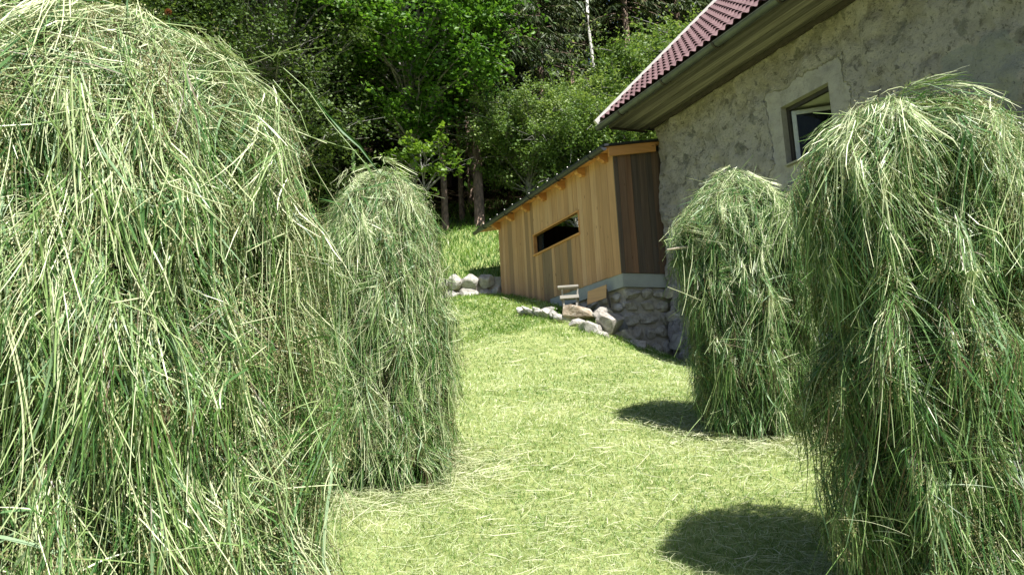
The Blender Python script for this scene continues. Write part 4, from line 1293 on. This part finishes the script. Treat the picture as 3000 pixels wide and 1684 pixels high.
def spruce(H, cb, R, seed, step=0.42, nb=7, ntw=12, tr=0.16, wid=0.028, dead=True, only=False):
    rng = np.random.default_rng(seed)
    b = MB()
    b.tube([(0, 0, -0.5), (0.03, 0.02, H * 0.4), (0.0, 0.05, H)], [tr * 1.15, tr * 0.75, 0.02], 9)
    P = []; T = []
    z = cb
    while z < H - 0.3:
        f = (z - cb) / (H - cb)
        Lm = R * (1 - f) ** 0.75 + 0.25
        for k in range(nb):
            a = rng.random() * 2 * pi; L = Lm * (0.65 + 0.5 * rng.random())
            dv = np.array([cos(a), sin(a), 0]); lat = np.array([-sin(a), cos(a), 0])
            drop = 0.28 + 0.3 * (1 - f) + 0.15 * rng.random()
            zz0 = z + rng.normal(0, 0.15)
            bf = lambda t: dv * (L * t)[:, None] + np.array([0, 0, 1.0]) * (zz0 + L * (0.10 * t - drop * t ** 1.6 + 0.12 * t ** 4))[:, None]
            tt = np.linspace(0, 1, 5)
            bp_ = bf(tt)
            if L > 0.8 and (k % 2 == 0): b.tube(list(bp_), [0.022, 0.018, 0.014, 0.01, 0.005], 4, caps=False)
            m_ = ntw * 3
            t = 0.12 + 0.88 * rng.random(m_) ** 0.8
            q0 = bf(t)
            sg = np.where(rng.random(m_) < 0.5, -1, 1)
            tl = (0.16 + 0.34 * rng.random(m_)) * (0.45 + 0.55 * np.minimum(1, L))
            hang = np.array([0, 0, -1.0]) * (0.45 + 0.8 * rng.random(m_))[:, None]
            dr_ = unit(lat * sg[:, None] * (0.3 + 0.7 * rng.random(m_))[:, None] + dv * 0.45 + hang + rng.normal(0, 0.2, (m_, 3)))
            q2 = q0 + dr_ * tl[:, None]
            q1 = 0.5 * (q0 + q2) + np.array([0, 0, 0.04])
            P.append(np.stack([q0, q1, q2], 1)); T.append(np.clip(0.45 + 0.25 * rng.standard_normal(m_) + 0.15 * rng.standard_normal(), 0, 1))
        z += step * (0.8 + 0.4 * rng.random())
    if dead:      # bare dead branches on the lower trunk
        for _ in range(26):
            z0 = 0.8 + rng.random() * max(cb, 1.0); a = rng.random() * 2 * pi; L = 0.3 + 0.9 * rng.random()
            b.tube([(0, 0, z0), (L * .5 * cos(a), L * .5 * sin(a), z0 + .02), (L * cos(a), L * sin(a), z0 - 0.2 * L)], [0.012, 0.008, 0.003], 4, caps=False)
    P = np.concatenate(P); T = np.concatenate(T)
    n = len(P)
    tg = unit(np.gradient(P, axis=1)); sd = unit(np.cross(tg, unit(rng.normal(0, 1, (n, 1, 3)))))
    W = (wid * (0.6 + 0.8 * rng.random(n)))[:, None] * np.array([0.8, 1.0, 0.35])
    V, Qd = ribbons(P, W, sd)
    if only: return V, Qd, np.repeat(T, 2), b
    t_o = b.build('trunk', m_bark, smooth=True, recalc=False)
    c_o = mesh_np('crown', V, [Qd], m_needle, tint=np.repeat(T, 2))
    return t_o, c_o


def tree(name, src, X, Y, label, cat, group=None, rot=0.0, sc=1.0, dz=0.0, tilt=0.0, first=False):
    e = empty(name, (X, Y, gzf(X, Y) - 0.05 + dz), label, cat, group, rot)
    e.scale = (sc, sc, sc)
    e.rotation_euler = (0, tilt, rot)
    for o in src:
        c = o if first else o.copy()
        if not first: COL.objects.link(c)
        c.parent = e
    return e


GB = 'broadleaf trees at the forest edge'
GS = 'spruces at the forest edge'
maple = broadleaf('maple', 11.5, 2.9, 3.1, 150, 330, 0.15, 0.62, 31, m_maple, m_barkgrey, 0.16, 0.45)
tree('maple_tree', maple, -2.75, 22.3, 'bright green maple with layered foliage at the forest edge, in the middle of the trees', 'tree', GB, 0.4, first=True)
dark = broadleaf('dark', 11.5, 0.6, 3.3, 230, 330, 0.105, 0.58, 47, m_oldleaf, m_barkgrey, 0.2, 0.6, 0.5)
tree('broadleaf_tree', dark, -6.6, 21.3, 'dark small-leaved tree between the huge haystack and the bright maple', 'tree', GB, 0.0, first=True)
tree('broadleaf_tree', dark, -10.3, 22.3, 'dark small-leaved tree rising behind the top of the huge haystack', 'tree', GB, 2.0, 1.08)
tree('broadleaf_tree', dark, -14.6, 23.5, 'dark tree in the upper left corner beyond the huge haystack', 'tree', GB, 4.0, 1.05)
alder = broadleaf('alder', 4.3, 1.15, 1.9, 120, 420, 0.08, 0.40, 53, m_alder, m_barkgrey, 0.15, 0.6, 0.35, lim=0.02)
tree('alder_tree', alder, 0.75, 23.6, 'grey green alder with a pale trunk rising behind the shed roof', 'tree', GB, 0.0, first=True)
tree('alder_tree', alder, 2.75, 24.2, 'grey green alder between the shed roof and the farmhouse eave', 'tree', GB, 2.2, 1.12)
tree('alder_tree', alder, 5.0, 25.6, 'leafy alder close against the red roof edge of the farmhouse', 'tree', GB, 4.1, 1.45)
tree('alder_tree', alder, 7.0, 26.5, 'leafy alder behind the farmhouse roof, mostly hidden', 'tree', GB, 1.1, 1.6)
sap = broadleaf('sapling', 3.1, 1.3, 0.85, 16, 75, 0.15, 0.26, 61, m_bright, m_barkgrey, 0.03, 0.35, 0.35)
tree('maple_sapling', sap, -2.35, 21.3, 'small yellow green maple sapling lit up before the dark trunks', 'sapling', None, 0.7, 1.05, first=True)
bush = broadleaf('bush', 2.0, 0.2, 1.0, 36, 170, 0.10, 0.32, 67, m_oldleaf, m_barkgrey, 0.03, 0.6, 0.3)
tree('forest_shrub', bush, -4.6, 23.2, 'low dark shrub in the shade under the bright maple', 'shrub', None, 0.7, 1.2, first=True)
tree('forest_shrub', bush, 2.0, 23.0, 'low dark shrub under the alders behind the shed roof', 'shrub', None, 2.7, 1.1)
# birch pole
rng = np.random.default_rng(5)
b = MB()
bt = [inview(1750, 300, 26), inview(1738, 190, 26), inview(1726, 95, 26), inview(1722, 40, 26), inview(1717, -40, 26), inview(1712, -160, 26)]
bb = (bt[0][0] + 0.05, bt[0][1], gzf(bt[0][0], bt[0][1]) - 0.2)
birch = empty('birch_tree', bb, 'slender pale birch trunk rising above the alders', 'tree', GB)
b.tube([(0, 0, 0)] + [tuple(np.array(q) - np.array(bb)) for q in bt], [0.085, 0.065, 0.06, 0.055, 0.05, 0.045, 0.02], 8)
b.build('trunk', m_birch, birch, smooth=True, recalc=False)
C = np.array(bt[-1]) - np.array(bb) + rng.normal(0, 0.8, (5000, 3)) * np.array([1, 1, 1.3]) + np.array([0, 0, 1.2])
V, Qd = leaves_mesh(C, 0.07 * (0.6 + 0.6 * rng.random(5000)), rng)
mesh_np('crown', V, [Qd], m_alder, birch, tint=rng.random(5000))

sp_a = spruce(24, 6.4, 2.5, 71, tr=0.15)
sp_b = spruce(22, 1.6, 2.9, 72, tr=0.16, nb=8, ntw=14)
sp_c = spruce(25, 7.5, 2.3, 73, tr=0.17)
tree('spruce_tree', sp_a, -0.87, 23.4, 'spruce with a bare reddish trunk standing right of the maple', 'tree', GS, 0.3, first=True)
tree('spruce_tree', sp_b, 1.3, 27.2, 'bushy spruce with drooping boughs above the alder with the pale trunk', 'tree', GS, 0.0, first=True)
tree('spruce_tree', sp_c, -1.88, 23.1, 'spruce with a thin bare trunk behind the yellow green sapling', 'tree', GS, 1.2, 0.6, first=True)
tree('spruce_tree', sp_b, -0.4, 28.6, 'drooping spruce between the maple and the birch, behind the bare trunk', 'tree', GS, 2.1, 1.0)
tree('spruce_tree', sp_c, -1.2, 27.0, 'tall bare spruce trunk in the dark just left of the reddish one', 'tree', GS, 2.9, 1.0)
tree('spruce_tree', sp_a, -3.4, 26.2, 'bare spruce trunk in the shade behind the maple', 'tree', GS, 4.0, 1.0)
tree('spruce_tree', sp_c, 5.2, 30.5, 'bare spruce trunk in the dark gap beside the farmhouse roof', 'tree', GS, 0.9, 1.0)
tree('spruce_tree', sp_a, 2.9, 31.0, 'spruce in the dark gap behind the pale birch', 'tree', GS, 5.0, 1.0)
q_ = at(1352, 600, 24.6)
tree('spruce_tree', sp_c, float(q_[0]), 24.6, 'slim bare spruce trunk between the sapling and the reddish trunk', 'tree', GS, 3.7, 0.5)
q_ = at(1605, 560, 25.4)
tree('spruce_tree', sp_c, float(q_[0]), 25.4, 'slim spruce trunk behind the right side of the alder with the pale trunk', 'tree', GS, 5.1, 0.7)
k_ = 0
for X, Y in ((-5.2, 27.5), (-7.5, 26.5), (-9.5, 28.0), (-12.2, 27.2), (-15, 28.5), (0.4, 30.2), (-2.3, 30.0), (-4.3, 31.5), (-6.6, 31.0), (7.6, 31.5), (-1.0, 33.0), (1.7, 34.0), (4.0, 35.0)):
    tree('spruce_tree', (sp_a, sp_b, sp_c)[(k_ * 2 + 1) % 3], X, Y, 'spruce standing deep in the dark forest behind the first row of trees', 'tree', 'spruces deep in the dark forest', k_ * 1.7, 0.95 + 0.1 * ((k_ * 7) % 3) / 2)
    k_ += 1
# the closed wood further up the slope
fv = [spruce(24, 2.5, 3.2, 80 + i, step=0.8, nb=6, ntw=7, wid=0.075, tr=0.17, dead=False, only=True) for i in range(3)]
Vs, Qs, Ts, off = [], [], [], 0
bt_ = MB(); rng = np.random.default_rng(77)
for i in range(135):
    X = -34 + 66 * rng.random(); Y = 33 + 30 * rng.random() ** 1.3
    V, Qd, T, _ = fv[i % 3]
    a = rng.random() * 6.28; s_ = 0.85 + 0.35 * rng.random()
    Rm = np.array([[cos(a), -sin(a), 0], [sin(a), cos(a), 0], [0, 0, 1]])
    base = np.array([X, Y, gzf(X, Y)])
    Vs.append(V @ Rm.T * s_ + base); Qs.append(Qd + off); Ts.append(np.clip(T + 0.15 * rng.standard_normal(), 0, 1)); off += len(V)
wood_o = mesh_np('far_wood', np.concatenate(Vs), [np.concatenate(Qs)], m_needle, tint=np.concatenate(Ts), kind='stuff', label='closed dark spruce wood climbing the hillside')

# ------------------------------------------------------------------ light
SUN = np.array([0.53, -0.85, 0.0]) / np.hypot(0.53, 0.85)
EL = radians(57)
sdir = Vector((SUN[0] * cos(EL), SUN[1] * cos(EL), sin(EL)))
ld = bpy.data.lights.new('sun', 'SUN'); ld.energy = 5.0; ld.angle = radians(0.5); ld.color = (1.0, 0.965, 0.91)
lo = bpy.data.objects.new('sun', ld); COL.objects.link(lo)
lo.rotation_euler = (-sdir).to_track_quat('-Z', 'Y').to_euler()
lo.location = (10, -12, 25)
w = bpy.data.worlds.new('World'); scene.world = w; w.use_nodes = True
nt = w.node_tree; bg = nt.nodes['Background']
sk = nt.nodes.new('ShaderNodeTexSky'); sk.sky_type = 'NISHITA'; sk.sun_disc = False
sk.sun_elevation = EL; sk.sun_rotation = math.atan2(SUN[0], SUN[1])
nt.links.new(sk.outputs[0], bg.inputs[0]); bg.inputs[1].default_value = 0.06

vs = scene.view_settings
vs.view_transform = 'Standard'; vs.look = 'None'; vs.gamma = 1.0; vs.use_curve_mapping = False
vs.exposure = 1.1
scene.render.engine = 'CYCLES'
scene.cycles.max_bounces = 8
scene.cycles.diffuse_bounces = 4
scene.cycles.use_denoising = True
